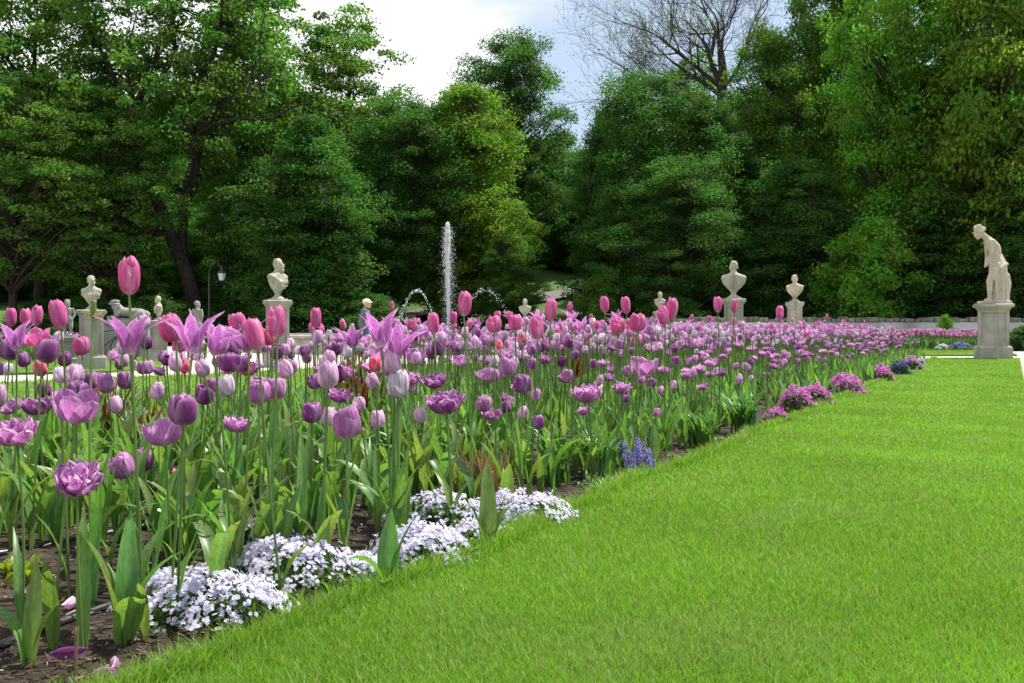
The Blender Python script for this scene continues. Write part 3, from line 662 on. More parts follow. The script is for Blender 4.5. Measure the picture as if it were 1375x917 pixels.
def bust_mesh(name, wide=0.30, yaw=0.0, hair=0.02, beard=False, robe=True, pitch=0.0, seed=0):
    bm = bmesh.new(); r0 = np.random.default_rng(seed)
    # chest cut in a rounded tip, shoulders, neck
    bm_loft(bm, [(0, 0, 0.16, 0.075, 0.07), (0, 0, 0.2, 0.12, 0.095), (0, 0, 0.26, wide * 0.62, 0.12), (0, 0, 0.33, wide * 0.84, 0.135), (0, 0, 0.40, wide * 0.97, 0.14), (0, 0, 0.46, wide, 0.135),
                 (0, 0, 0.515, wide * 0.95, 0.125), (0, 0.0, 0.555, wide * 0.8, 0.115), (0, 0, 0.585, wide * 0.55, 0.1), (0, 0, 0.61, 0.10, 0.085), (0, -0.005, 0.64, 0.074, 0.074), (0, -0.01, 0.68, 0.066, 0.07)], 28)
    for k in (-1, 1): bm_sphere(bm, (k * wide * 0.74, 0, 0.49), (0.085, 0.1, 0.075)); bm_sphere(bm, (k * 0.085, -0.075, 0.4), (0.09, 0.06, 0.075))
    if robe:
        for i in range(7):
            a = -0.23 + i * 0.065; pts = [(a, -0.10, 0.5), (a * 0.6 + 0.06, -0.15, 0.38), (a * 0.25 + 0.05, -0.125, 0.24)]
            bm_limb(bm, pts, [0.018, 0.02, 0.012], 8)
        for i in range(3): bm_limb(bm, [(-0.24, -0.05, 0.47 - i * 0.05), (0, -0.145, 0.33 - i * 0.03), (0.2, -0.09, 0.42 - i * 0.06)], [0.02, 0.021, 0.018], 8)
    head_shape(bm, (0, -0.02, 0.755), 1.0, yaw, hair, beard, pitch)
    return remesh(bm, name, 0.009, 2)
def socle_mesh():
    bm = bmesh.new(); bm_lathe(bm, [(0.135, 0), (0.135, 0.03), (0.12, 0.045), (0.085, 0.06), (0.06, 0.1), (0.06, 0.13), (0.085, 0.155), (0.09, 0.175)], 28)
    bm_box(bm, (0, 0, -0.0), (0.31, 0.31, 0.03), 0.004); return bm_mesh(bm, 'socle', True)
BM = {'plain': bust_mesh('plain_bust', 0.30, 0.0, 0.017, False, False, seed=1), 'robed': bust_mesh('robed_bust', 0.285, 0.3, 0.02, False, True, seed=2),
      'turned': bust_mesh('turned_bust', 0.27, 0.9, 0.014, True, True, seed=3), 'slim': bust_mesh('slim_bust', 0.245, 0.5, 0.02, False, True, seed=4)}
SOC = socle_mesh(); SOC.materials.append(M['stone2'])
def bust(kind, u, d, z, hgt, rz, label, mat='stone2'):
    o = thing('bust', label, 'bust', at(u, d, z), rz); s = hgt / 0.9
    b = add('figure', BM[kind], M['stone2'], o, (0, 0, 0.015), scale=s); b.material_slots[0].link = 'OBJECT'; b.material_slots[0].material = M[mat]
    add('socle', SOC, None, o, (0, 0, 0.015 * s), scale=s); return o
def stand(u, d, vtop_bust, vcap, w, kind, rz, lp, lb, mat='stone2', pm='pedestal'):
    zc = zat(vcap, d); pedestal(u, d, zc, w, lp, pm); bust(kind, u, d, zc + 0.002, zat(vtop_bust, d) - zc, rz, lb, mat)
stand(123, 20.6, 371.5, 416, 0.44, 'slim', R(20), 'panelled stone pedestal on the far left lawn under the leftmost bust', 'leftmost stone bust, its head turned, above a panelled pedestal')
stand(213, 26.2, 398.5, 430, 0.42, 'slim', R(-60), 'slim stone pedestal under the small ochre stained bust', 'small ochre stained bust left of the small statue with a raised arm', 'stone')
stand(373, 22.6, 348.5, 403, 0.50, 'turned', R(60), 'moulded stone pedestal under the bearded bust seen from the side', 'bearded stone bust turned to the right, before the dark layered tree', 'stone2')
stand(985, 27.6, 351.5, 401, 0.50, 'plain', R(180), 'panelled stone pedestal behind the tulips under the bust seen from behind', 'broad plain stone bust seen from behind on the right')
stand(1067, 33.2, 370, 405.5, 0.46, 'robed', R(-25), 'stone pedestal under the robed bust right of the plain bust', 'robed stone bust facing the garden, between the plain bust and the standing statue', 'stone')
stand(886, 45.5, 392.5, 418, 0.5, 'robed', R(15), 'distant pale pedestal under the small bust below the dark trees', 'small distant pale bust below the broad dark trees')
stand(705, 31.0, 402, 428, 0.36, 'robed', R(5), 'low pedestal before the fountain basin right of the jets', 'small pale bust before the fountain basin right of the jets')
stand(723, 50.5, 416.5, 441, 0.45, 'plain', R(0), 'farthest pedestal beyond the fountain, mostly hidden by tulips', 'farthest bust beyond the fountain, only its head above pink tulips')

# standing draped woman on the right
zp = zat(408, 27.0)
pedestal(1333.5, 27.0, zp, 0.74, 'large panelled stone pedestal on the lawn corner under the standing statue', capw=1.32, zbase=-0.02)
bm = bmesh.new()
bm_box(bm, (0.03, 0, 0.035), (0.66, 0.5, 0.07), 0.01)
bm_loft(bm, [(0.12, 0, 0.05, 0.235, 0.2), (0.115, 0, 0.3, 0.215, 0.19), (0.1, 0, 0.6, 0.195, 0.19), (0.09, 0, 0.85, 0.19, 0.2), (0.09, 0, 0.98, 0.19, 0.2), (0.075, 0, 1.1, 0.15, 0.17),
             (0.05, 0, 1.22, 0.125, 0.15), (0.03, 0, 1.36, 0.14, 0.18), (-0.01, 0, 1.48, 0.145, 0.2), (-0.07, 0, 1.58, 0.125, 0.18), (-0.13, 0, 1.65, 0.08, 0.1)], 28)
bm_limb(bm, [(-0.1, 0, 1.6), (-0.22, 0, 1.7), (-0.3, 0, 1.78)], [0.095, 0.078, 0.072])
head_shape(bm, (-0.37, 0, 1.83), 1.12, R(-90), 0.026, False, R(28))
bm_sphere(bm, (-0.27, 0, 1.9), (0.075, 0.075, 0.065))
for k, dx in ((-1, -0.02), (1, 0.08)):
    bm_sphere(bm, (-0.1, 0.08 * k, 1.42), (0.075, 0.07, 0.075)); bm_sphere(bm, (-0.1, 0.18 * k, 1.56), (0.075, 0.075, 0.075))
    bm_limb(bm, [(-0.1, 0.19 * k, 1.56), (-0.14 + dx, 0.23 * k, 1.26), (-0.18 + dx * 0.5, 0.1 * k, 1.02)], [0.062, 0.05, 0.036])
    hc = Vector((-0.19 + dx * 0.5, 0.09 * k, 1.0)); bm_sphere(bm, hc, (0.04, 0.045, 0.05))
    for f in range(5): bm_limb(bm, [hc + Vector((-0.01, (f - 2) * 0.017, 0.0)), hc + Vector((-0.025, (f - 2) * 0.02, -0.08 + abs(f - 1.5) * 0.012))], [0.011, 0.009], 6)
bm_limb(bm, [(0.03, -0.12, 0.96), (-0.15, -0.13, 0.58), (-0.14, -0.11, 0.14)], [0.12, 0.08, 0.048]); bm_limb(bm, [(-0.12, -0.11, 0.12), (-0.26, -0.12, 0.09)], [0.05, 0.03])
for i in range(9):                                         # hanging folds of the cloth
    a = -1.5 + i * 0.38; x, y = 0.08 + 0.22 * math.cos(a), 0.2 * math.sin(a)
    bm_limb(bm, [(x * 0.8, y * 0.9, 1.02), (x + 0.05, y * 1.05, 0.55), (x + 0.06, y * 1.1, 0.07)], [0.022, 0.036, 0.03], 8)
bm_limb(bm, [(0.17, 0, 1.22), (0.25, 0.02, 1.02), (0.29, 0, 0.7)], [0.06, 0.085, 0.06]); bm_limb(bm, [(0.33, -0.03, 0.72), (0.37, 0, 0.5), (0.33, 0, 0.1)], [0.06, 0.075, 0.05])
bm_limb(bm, [(-0.12, -0.16, 1.0), (0.08, -0.21, 0.9), (0.27, -0.12, 1.0)], [0.035, 0.045, 0.05]); bm_limb(bm, [(-0.1, -0.1, 0.98), (-0.02, -0.18, 0.7), (0.0, -0.2, 0.1)], [0.03, 0.035, 0.03])
me = remesh(bm, 'standing_figure', 0.011, 2)
o = add('statue', me, M['stone'], loc=at(1333.5, 27.0, zp + 0.002)); o.scale = (1.06, 1.0, (zat(304, 27) - zp) / 1.97)
set_props(o, 'stone statue of a draped woman bending forward at far right', 'statue')

# small statue with raised arm (seen from behind)
def small_figure(name, arm_up=True):
    bm = bmesh.new(); bm_box(bm, (0, 0, 0.03), (0.36, 0.36, 0.06), 0.01)
    for k in (-1, 1):
        bm_limb(bm, [(0.07 * k, 0, 0.56), (0.085 * k, -0.03 * (k > 0), 0.3), (0.08 * k, 0.02, 0.09)], [0.085, 0.06, 0.042]); bm_limb(bm, [(0.08 * k, 0.02, 0.08), (0.09 * k, -0.08, 0.075)], [0.04, 0.03])
    bm_loft(bm, [(0, 0, 0.5, 0.14, 0.1), (0, 0, 0.58, 0.145, 0.1), (0, 0, 0.68, 0.12, 0.085), (0, 0, 0.8, 0.145, 0.095), (0, 0, 0.88, 0.15, 0.085), (0, 0, 0.93, 0.07, 0.06), (0, 0, 0.98, 0.05, 0.05)], 20)
    head_shape(bm, (0, -0.01, 1.06), 0.82, R(25), 0.026)
    bm_limb(bm, [(-0.15, 0, 0.87), (-0.23, -0.03, 0.76), (-0.33, -0.07, 0.86)], [0.052, 0.042, 0.03]); bm_sphere(bm, (-0.35, -0.08, 0.885), (0.03, 0.03, 0.04))
    for f in range(5): bm_limb(bm, [(-0.35, -0.08 + (f - 2) * 0.012, 0.9), (-0.365 + f * 0.006, -0.08 + (f - 2) * 0.016, 0.955 - abs(f - 2) * 0.008)], [0.01, 0.008], 6)
    bm_limb(bm, [(0.15, 0, 0.87), (0.2, 0.02, 0.7), (0.14, -0.05, 0.56)], [0.052, 0.042, 0.03]); bm_sphere(bm, (0.13, -0.06, 0.54), (0.03, 0.03, 0.04))
    for i in range(6): bm_limb(bm, [(-0.12 + i * 0.05, 0.08, 0.6), (-0.1 + i * 0.045, 0.1, 0.42), (-0.12 + i * 0.05, 0.08, 0.28)], [0.03, 0.032, 0.022], 8)
    return remesh(bm, name, 0.011, 1)
SF = small_figure('small_figure'); SF.materials.append(M['stone_grey'])
zc = zat(452, 30); pedestal(265, 30, zc, 0.44, 'grey pedestal under the small statue with a raised arm', 'stone_grey')
o = add('statue', SF, None, loc=at(265, 30, zc + 0.002), rot=(0, 0, R(165))); o.scale = [(zat(405, 30) - zc) / 1.165] * 3; o.scale[0] *= -1
set_props(o, 'small grey statue with one raised arm between the ochre bust and lamp post', 'statue')
zc = zat(452, 24); pedestal(91, 24, zc, 0.34, 'narrow pedestal half hidden behind pink tulips at the far left', 'stone_grey')
o = add('statue', SF, None, loc=at(91, 24, zc + 0.002), rot=(0, 0, R(20))); o.scale = [(zat(403, 24) - zc) / 1.165] * 3
set_props(o, 'small grey statue half hidden behind a pink tulip left of the leftmost bust', 'statue')

# resting lion
bm = bmesh.new(); bm_box(bm, (0, 0, 0.04), (1.25, 0.46, 0.08), 0.01)
def bm_body(pts, rads): bm_limb(bm, pts, rads, 14)
bm_body([(-0.3, 0, 0.36), (0.0, 0, 0.31), (0.32, 0, 0.29), (0.5, 0, 0.24)], [0.2, 0.19, 0.2, 0.16])
bm_body([(-0.3, 0, 0.4), (-0.4, 0, 0.56), (-0.44, 0, 0.68)], [0.18, 0.16, 0.13])
bm_sphere(bm, (-0.47, 0, 0.72), (0.14, 0.13, 0.14)); bm_sphere(bm, (-0.59, 0, 0.68), (0.07, 0.065, 0.06)); bm_sphere(bm, (-0.64, 0, 0.69), (0.025, 0.03, 0.02))
for k in (-1, 1):
    bm_sphere(bm, (-0.42, 0.09 * k, 0.83), (0.03, 0.03, 0.035)); bm_sphere(bm, (-0.56, 0.06 * k, 0.75), 0.025)
    bm_body([(-0.3, 0.15 * k, 0.28), (-0.42, 0.16 * k, 0.13), (-0.62, 0.16 * k, 0.11)], [0.1, 0.065, 0.055]); bm_body([(0.4, 0.16 * k, 0.26), (0.2, 0.2 * k, 0.14), (0.42, 0.2 * k, 0.11)], [0.14, 0.075, 0.05])
rs = np.random.default_rng(9)
for i in range(40):
    a, t = rs.uniform(0, 6.28), rs.random(); bm_sphere(bm, (-0.33 - 0.1 * t + 0.05 * rs.normal(), 0.16 * math.sin(a), 0.45 + 0.28 * t + 0.13 * math.cos(a)), 0.04, 8)
bm_body([(0.6, 0, 0.18), (0.62, 0.15, 0.1), (0.5, 0.24, 0.1)], [0.03, 0.03, 0.04])
me = remesh(bm, 'lion', 0.014, 2)
zc = zat(430, 29); o = thing('pedestal', 'wide low grey pedestal under the resting stone lion', 'pedestal', at(172, 29, -0.05))
bm = bmesh.new(); bm_box(bm, (0, 0, 0.13), (1.5, 0.66, 0.26), 0.01); add('plinth', bm_mesh(bm, 'lion_plinth'), M['stone_grey'], o)
bm = bmesh.new(); bm_box(bm, (0, 0, 0.26 + (zc + 0.05 - 0.38) / 2), (1.34, 0.54, zc + 0.05 - 0.38), 0.005); add('shaft', bm_mesh(bm, 'lion_shaft'), M['stone_grey'], o)
bm = bmesh.new(); bm_box(bm, (0, 0, zc + 0.05 - 0.06), (1.46, 0.62, 0.12), 0.015); add('cornice', bm_mesh(bm, 'lion_cornice'), M['stone_grey'], o)
o = add('lion_statue', me, M['stone_grey'], loc=at(174, 29, zc + 0.002), scale=0.7); o.scale = (0.9, 0.7, 0.68)
set_props(o, 'grey stone lion resting behind an open purple tulip', 'statue')

# bicycle leaning behind the leftmost bust's pedestal
o = thing('bicycle', 'dark bicycle mostly hidden behind the leftmost bust pedestal', 'bicycle', at(138, 24.5, -0.048), R(4))
def ring(cx, r, t): 
    a = np.linspace(0, 2 * np.pi, 33); return tube(np.c_[cx + r * np.cos(a), np.zeros(33), 0.34 + r * np.sin(a)], t, 6)
for cx in (-0.5, 0.5):
    g = Geo(); g.put(*ring(cx, 0.31, 0.012)); [g.put(*tube([(cx, 0, 0.34), (cx + 0.3 * math.cos(a), 0, 0.34 + 0.3 * math.sin(a))], 0.002, 3)) for a in np.linspace(0, 6.28, 17)[:-1]]
    w_ = add('wheel', g.mesh('wheel'), M['stone_grey'], o); g = Geo(); g.put(*ring(cx, 0.325, 0.02)); add('tyre', g.mesh('tyre'), M['hose'], w_)
g = Geo()
for a, b in (((-0.5, 0.34), (-0.1, 0.32)), ((-0.1, 0.32), (-0.22, 0.82)), ((-0.22, 0.75), (0.36, 0.82)), ((-0.1, 0.32), (0.38, 0.72)), ((-0.5, 0.34), (-0.2, 0.74)), ((0.5, 0.34), (0.34, 0.98))):
    g.put(*tube([(a[0], 0, a[1]), (b[0], 0, b[1])], 0.017, 6))
add('frame', g.mesh('frame'), M['iron'], o)
g = Geo(); g.put(*tube([(0.3, -0.28, 1.0), (0.34, -0.1, 1.02), (0.34, 0.1, 1.02), (0.3, 0.28, 1.0)], 0.014, 6)); add('handlebar', g.mesh('handlebar'), M['iron'], o)
bm = bmesh.new(); bm_sphere(bm, (-0.24, 0, 0.86), (0.13, 0.07, 0.035)); add('saddle', bm_mesh(bm, 'saddle', True), M['hose'], o)

# lamp post
dl = 50.0; zb = -0.06
o = thing('street_lamp', 'dark lamp post with a curved arm and pale hanging lantern', 'street lamp', at(281, dl, zb))
zt = zat(372, dl) - zb; xl = (298 - 281) / F * dl; zl = zat(370, dl) - zb
g = Geo(); g.put(*tube([(0, 0, 0), (0, 0, 0.5), (0, 0, 0.55), (0, 0, zt)], [0.09, 0.08, 0.055, 0.04], 10)); add('post', g.mesh('post'), M['iron'], o)
g = Geo(); a = np.linspace(np.pi, 0.15, 12); g.put(*tube(np.c_[xl / 2 + xl / 2 * np.cos(a), np.zeros(12), zt + 0.8 * np.sin(a)], 0.025, 7)); g.put(*tube([(xl, 0, zt + 0.15), (xl, 0, zl + 0.28)], 0.02, 6)); add('arm', g.mesh('arm'), M['iron'], o)
l_ = bmesh.new(); bm_lathe(l_, [(0.12, zl - 0.24), (0.2, zl + 0.1)], 6, (xl, 0, 0)); lo = add('lantern', bm_mesh(l_, 'lantern'), M['glass'], o)
l_ = bmesh.new(); bm_lathe(l_, [(0.23, zl + 0.103), (0.2, zl + 0.17), (0.07, zl + 0.27), (0.03, zl + 0.3)], 6, (xl, 0, 0)); bm_lathe(l_, [(0.06, zl - 0.3), (0.13, zl - 0.243)], 6, (xl, 0, 0)); add('lantern_cap', bm_mesh(l_, 'lantern_cap'), M['iron'], lo)

# ------------------------------------------------------------------ walking man
o = thing('person', 'man in a white cap, grey jacket and blue shorts walking right before the fountain', 'person', at(490, 30.4, -0.048), 0)
bm = bmesh.new()                                            # faces +X
bm_loft(bm, [(0, 0, 0.84, 0.11, 0.16), (0, 0, 0.95, 0.12, 0.165), (0.01, 0, 1.1, 0.115, 0.15), (0.015, 0, 1.28, 0.12, 0.185), (0.02, 0, 1.38, 0.09, 0.17), (0.02, 0, 1.43, 0.06, 0.07), (0.035, 0, 1.5, 0.055, 0.055)], 20)
head_shape(bm, (0.06, 0, 1.59), 0.95, R(90), 0.0)
for k, hip, knee, ank in ((-1, 0.02, (0.16, 0.48), (0.2, 0.09)), (1, -0.02, (-0.05, 0.47), (-0.28, 0.14))):
    bm_limb(bm, [(hip, 0.09 * k, 0.86), (knee[0], 0.09 * k, knee[1]), (ank[0], 0.09 * k, ank[1])], [0.085, 0.057, 0.04])
    bm_limb(bm, [(ank[0], 0.09 * k, ank[1] - 0.03), (ank[0] + 0.15, 0.09 * k, ank[1] - 0.05)], [0.04, 0.03])
for k, sw in ((-1, -0.14), (1, 0.16)):
    bm_limb(bm, [(0.01, 0.18 * k, 1.36), (-0.02 + sw * 0.5, 0.23 * k, 1.1), (sw + 0.06, 0.21 * k, 0.88)], [0.055, 0.045, 0.03])
    hc = Vector((sw + 0.07, 0.21 * k, 0.83)); bm_sphere(bm, hc, (0.035, 0.022, 0.045))
    for f in range(4): bm_limb(bm, [hc + Vector((-0.025 + f * 0.017, 0, -0.03)), hc + Vector((-0.022 + f * 0.018, -0.01 * k, -0.085 + abs(f - 1.5) * 0.008)), hc + Vector((-0.015 + f * 0.018, -0.02 * k, -0.11 + abs(f - 1.5) * 0.01))], [0.009, 0.008, 0.007], 6)
    bm_limb(bm, [hc + Vector((0.025, 0, 0.0)), hc + Vector((0.05, -0.015 * k, -0.05))], [0.011, 0.009], 6)
add('body', remesh(bm, 'man_body', 0.008, 1), M['skin'], o)
bm = bmesh.new()
bm_loft(bm, [(0, 0, 0.80, 0.15, 0.2), (0, 0, 0.95, 0.15, 0.2), (0.01, 0, 1.1, 0.145, 0.185), (0.015, 0, 1.28, 0.15, 0.215), (0.015, 0, 1.38, 0.12, 0.2), (0.02, 0, 1.44, 0.08, 0.09), (0.025, 0, 1.475, 0.07, 0.07)], 24)
for k, sw in ((-1, -0.14), (1, 0.16)): bm_limb(bm, [(0.01, 0.185 * k, 1.36), (-0.02 + sw * 0.5, 0.235 * k, 1.1), (sw + 0.05, 0.212 * k, 0.9)], [0.082, 0.07, 0.055])
add('jacket', remesh(bm, 'jacket', 0.012, 2), M['jacket'], o)
bm = bmesh.new(); bm_loft(bm, [(0, 0, 0.74, 0.13, 0.18), (0, 0, 0.88, 0.14, 0.185)], 20)
for k, hip, kx in ((-1, 0.02, 0.12), (1, -0.02, -0.04)): bm_limb(bm, [(hip, 0.09 * k, 0.84), (hip * 0.3 + kx * 0.8, 0.09 * k, 0.54)], [0.115, 0.095])
add('shorts', remesh(bm, 'shorts', 0.012, 1), M['shorts'], o)
for k, x, z, tilt in ((-1, 0.22, 0.05, 0.1), (1, -0.24, 0.09, -0.5)):
    bm = bmesh.new(); bm_sphere(bm, (0.05, 0, 0.01), (0.13, 0.05, 0.045)); bm_sphere(bm, (-0.05, 0, 0.03), (0.06, 0.045, 0.06)); bm_box(bm, (0.03, 0, -0.025), (0.27, 0.09, 0.025), 0.008)
    add('shoe', remesh(bm, 'shoe', 0.008, 1), M['shoe'], o, (x, 0.09 * k, z), (0, -tilt if k > 0 else 0, 0))
bm = bmesh.new(); bm_sphere(bm, (0.05, 0, 1.645), (0.125, 0.112, 0.085)); bm_sphere(bm, (0.15, 0, 1.625), (0.09, 0.085, 0.018)); add('cap', remesh(bm, 'cap', 0.008, 1), M['cap'], o)

# ------------------------------------------------------------------ tulips
PAL = {'pink': ((0.70, 0.125, 0.37), (0.84, 0.40, 0.62), (0.82, 0.68, 0.62)), 'purple': ((0.27, 0.06, 0.25), (0.62, 0.36, 0.60), (0.66, 0.52, 0.56)),
       'dark': ((0.18, 0.035, 0.17), (0.34, 0.12, 0.33), (0.4, 0.28, 0.35)), 'lilac': ((0.62, 0.39, 0.56), (0.80, 0.66, 0.76), (0.70, 0.62, 0.56)),
       'lily': ((0.42, 0.13, 0.40), (0.68, 0.38, 0.65), (0.78, 0.62, 0.7)), 'mauve': ((0.45, 0.16, 0.41), (0.78, 0.53, 0.73), (0.74, 0.62, 0.66)),
       'flame': ((0.72, 0.08, 0.2), (0.85, 0.62, 0.62), (0.8, 0.7, 0.6)), 'white': ((0.66, 0.58, 0.66), (0.74, 0.70, 0.74), (0.6, 0.62, 0.5))}
def petal(phi, H, rprof, wid, hprof, pal, rs, nt=8, nsx=5, frill=0.0, ptip=2.2, layer=0, sat=1.0, reflex=0.0, ridge=0.1):
    t = np.linspace(0, 1, nt)[:, None]; s = np.linspace(-1, 1, nsx)[None, :]
    r = np.interp(t[:, 0], np.linspace(0, 1, len(rprof)), rprof)[:, None]; z = np.interp(t[:, 0], np.linspace(0, 1, len(hprof)), hprof)[:, None] * H
    w = wid * np.clip(t * 3.0 + 0.25, 0, 1) ** 0.7 * np.clip(1 - t ** ptip, 0, 1) ** 0.6; w[-1] = wid * 0.06
    ang = np.clip(w / np.maximum(r, 0.008), 0, 1.15) * s + phi
    rr = r * (1 - ridge * (1 - s ** 2) * (t < 2) * -1 * 0.6) - 0.0012 * layer
    rr = rr + reflex * (t ** 3) * (s ** 2)
    zz = z - 0.05 * H * (s ** 2) * t + frill * H * np.sin(s * 7 + rs.uniform(0, 6)) * t ** 2 * 0.5
    if frill: rr = rr + frill * 0.02 * np.sin(s * 9 + rs.uniform(0, 6)) * t ** 2
    V = np.stack([rr * np.cos(ang), rr * np.sin(ang), zz + 0 * s], -1).reshape(-1, 3)
    m, e, b = (np.array(x) for x in pal)
    T_ = np.repeat(t, nsx, 1).ravel()[:, None]; S_ = np.repeat(s, nt, 0).ravel()[:, None]
    c = m + (e - m) * np.clip(np.abs(S_) ** 2.5 * 0.75 + 0.5 * np.clip((T_ - 0.75) * 3, 0, 1), 0, 1)
    c = c + (b - c) * np.clip(1 - T_ / 0.22, 0, 1) ** 1.2; c = c * rs.uniform(0.85, 1.15) * sat
    return V, grid_faces(nt, nsx), np.clip(c, 0, 0.9)
KIND = {  # H, radial profile, half width, height profile, tip exponent
 'cup': (0.078, [0.005, 0.026, 0.033, 0.034, 0.030, 0.021], 0.038, [0, 0.10, 0.32, 0.60, 0.85, 1.0], 4.4),
 'goblet': (0.094, [0.005, 0.019, 0.0238, 0.0245, 0.022, 0.012], 0.032, [0, 0.10, 0.32, 0.60, 0.85, 1.0], 4.6),
 'egg': (0.074, [0.005, 0.022, 0.0275, 0.0265, 0.022, 0.014], 0.029, [0, 0.12, 0.36, 0.62, 0.85, 1.0], 2.5),
 'open': (0.07, [0.005, 0.03, 0.042, 0.05, 0.055, 0.056], 0.036, [0, 0.10, 0.32, 0.6, 0.85, 1.0], 3.2),
 'lily': (0.095, [0.006, 0.020, 0.027, 0.035, 0.050, 0.074], 0.0235, [0, 0.16, 0.42, 0.66, 0.86, 1.0], 1.9)}
def flower_parts(kind, pal, seed, res=(8, 5)):
    """list of petals (outer three first), around +Z, base at the origin."""
    rs = np.random.default_rng(seed); out = []; pal = [np.array(c) * rs.uniform(0.88, 1.12) for c in PAL[pal]]
    if kind == 'double':
        for layer, (n, hs, r1, wid) in enumerate(((5, 0.046, 0.05, 0.03), (5, 0.055, 0.043, 0.027), (5, 0.06, 0.032, 0.022), (3, 0.058, 0.018, 0.018))):
            for i in range(n):
                phi = 6.283 * i / n + layer * 0.6 + rs.normal() * 0.15; k = rs.uniform(0.88, 1.12)
                out.append(petal(phi, hs * k, [0.005, r1 * 0.55, r1 * 0.8, r1 * 0.95, r1 * rs.uniform(0.95, 1.15)], wid, [0, 0.13, 0.4, 0.72, 1.0], pal, rs, *res, frill=0.16, ptip=4.5, sat=1.05 - 0.03 * layer, reflex=0.004))
        return out
    H, rp, wid, hp_, pt = KIND[kind]
    for layer in (0, 1):
        for i in range(3):
            phi = 2.0944 * i + layer * 1.047 + rs.normal() * 0.1; k = rs.uniform(0.9, 1.07); op = rs.uniform(0.82, 1.3)
            rp2 = [x * (1 + (op - 1) * (j / 5) ** 2) * (1 if layer == 0 else 0.9) for j, x in enumerate(rp)]
            out.append(petal(phi, H * k * (1 if layer == 0 else 1.03), rp2, wid, hp_, pal, rs, *res, ptip=pt, layer=layer * 0, sat=1.0 if layer == 0 else 0.9, frill=0.03 if kind != 'lily' else 0.0))
    return out
def merge(parts):
    g = Geo(); [g.put(*p) for p in parts]; return g
def pistil(g, rs, pod=False):
    g.put(*tube([(0, 0, 0), (0, 0, 0.012), (0, 0, 0.026), (0, 0, 0.034)], [0.003, 0.006, 0.006, 0.003], 6, (0.22, 0.32, 0.08)))
    for i in range(6):
        a = i * 1.047; r = 0.011
        g.put(*tube([(0, 0, 0.002), (r * math.cos(a), r * math.sin(a), 0.014), (r * 1.1 * math.cos(a), r * 1.1 * math.sin(a), 0.026)], [0.001, 0.0018, 0.002], 4, (0.4, 0.3, 0.05)))
SG = np.array([0.16, 0.26, 0.075])
def leaf_arrays(L, Wd, arch, seed, n=8, fold=0.35, twist=0.4):
    """tulip leaf: broad clasping base, pointed tip, arching over; starts at the origin and leans to +X."""
    rs = np.random.default_rng(seed); t = np.linspace(0, 1, n)
    th = R(84) - arch * t ** 1.6; dx = np.cos(th); dz = np.sin(th); x = np.r_[0, np.cumsum(dx[:-1])] * L / (n - 1); z = np.r_[0, np.cumsum(dz[:-1])] * L / (n - 1)
    w = Wd / 2 * np.clip(np.sin(np.pi * np.clip(t * 0.86 + 0.13, 0, 1)), 0, 1) ** 0.8; w[-1] = 0.0008
    s = np.array([-1, -0.5, 0, 0.5, 1.0]); tw = twist * rs.uniform(-1, 1) * t + 0.1 * np.sin(t * 9 + rs.uniform(0, 6))
    V = []
    for i in range(n):
        nrm_ = np.array([-dz[i], 0, dx[i]]); side = np.array([0, 1.0, 0]); cs, sn = math.cos(tw[i]), math.sin(tw[i])
        sd = side * cs + nrm_ * sn; nn = nrm_ * cs - side * sn
        wav = 0.06 * np.sin(t[i] * 11 + s * 2 + seed) * np.abs(s)
        V.append(np.array([x[i], 0, z[i]]) + s[:, None] * w[i] * sd + ((fold * (1.15 - t[i] * 0.7)) * np.abs(s) ** 1.3 + wav)[:, None] * w[i] * nn)
    V = np.array(V).reshape(-1, 3); c0 = np.array([0.105, 0.205, 0.05]) * rs.uniform(0.8, 1.25); c0[0] *= rs.uniform(0.8, 1.4)
    C = np.tile(c0, (len(V), 1)); S_ = np.tile(s, n); C *= (1 + 0.25 * (np.abs(S_) < 0.1) + 0.12 * (np.abs(S_) > 0.9))[:, None]
    return V, grid_faces(n, 5), C
LEAF = [leaf_arrays(L, Wd * 0.74, ar, i + 50) for i, (L, Wd, ar) in enumerate([(0.34, 0.055, 0.6), (0.30, 0.075, 0.9), (0.38, 0.045, 0.45), (0.28, 0.05, 1.3), (0.33, 0.065, 0.7), (0.36, 0.04, 1.0), (0.26, 0.085, 0.8), (0.4, 0.05, 0.35), (0.33, 0.07, 1.7), (0.36, 0.055, 2.0)])]
LEAF_ME = [mesh_np('tulip_leaf', *l) for l in LEAF]
for m in LEAF_ME: m.materials.append(M['leaf'])
def stem_path(root, top, bend, n=7):
    root, top = np.asarray(root, float), np.asarray(top, float)
    mid = root * 0.5 + top * 0.5; mid[:2] = root[:2] * 0.62 + top[:2] * 0.38 + np.asarray(bend); return bez(root, mid, top, n)
FL = {}
def flower_meshes(kind, pal, var):
    """(core mesh, [petal meshes]) cached; the core holds the inner petals and pistil."""
    k = (kind, pal, var)
    if k not in FL:
        ps = flower_parts(kind, pal, hash(kind + pal) % 1000 + var * 17 if False else sum(map(ord, kind + pal)) + var * 17, (9, 7))
        no = 5 if kind == 'double' else 3
        gi = merge(ps[no:]); 
        if kind in ('open', 'lily'): pistil(gi, None)
        core = gi.mesh('flower'); core.materials.append(M['petal']); outer = []
        for p in ps[:no]: me = mesh_np('petal', *p); me.materials.append(M['petal']); outer.append(me)
        gw = merge(ps); 
        if kind in ('open', 'lily'): pistil(gw, None)
        whole = gw.mesh('flower'); whole.materials.append(M['petal']); FL[k] = (core, outer, whole)
    return FL[k]
gpod = Geo(); gpod.put(*tube([(0, 0, -0.004), (0, 0, 0.006), (0, 0, 0.02), (0, 0, 0.034), (0, 0, 0.04), (0, 0, 0.043)], [0.004, 0.0075, 0.0085, 0.007, 0.008, 0.002], 8, (0.16, 0.24, 0.05)))
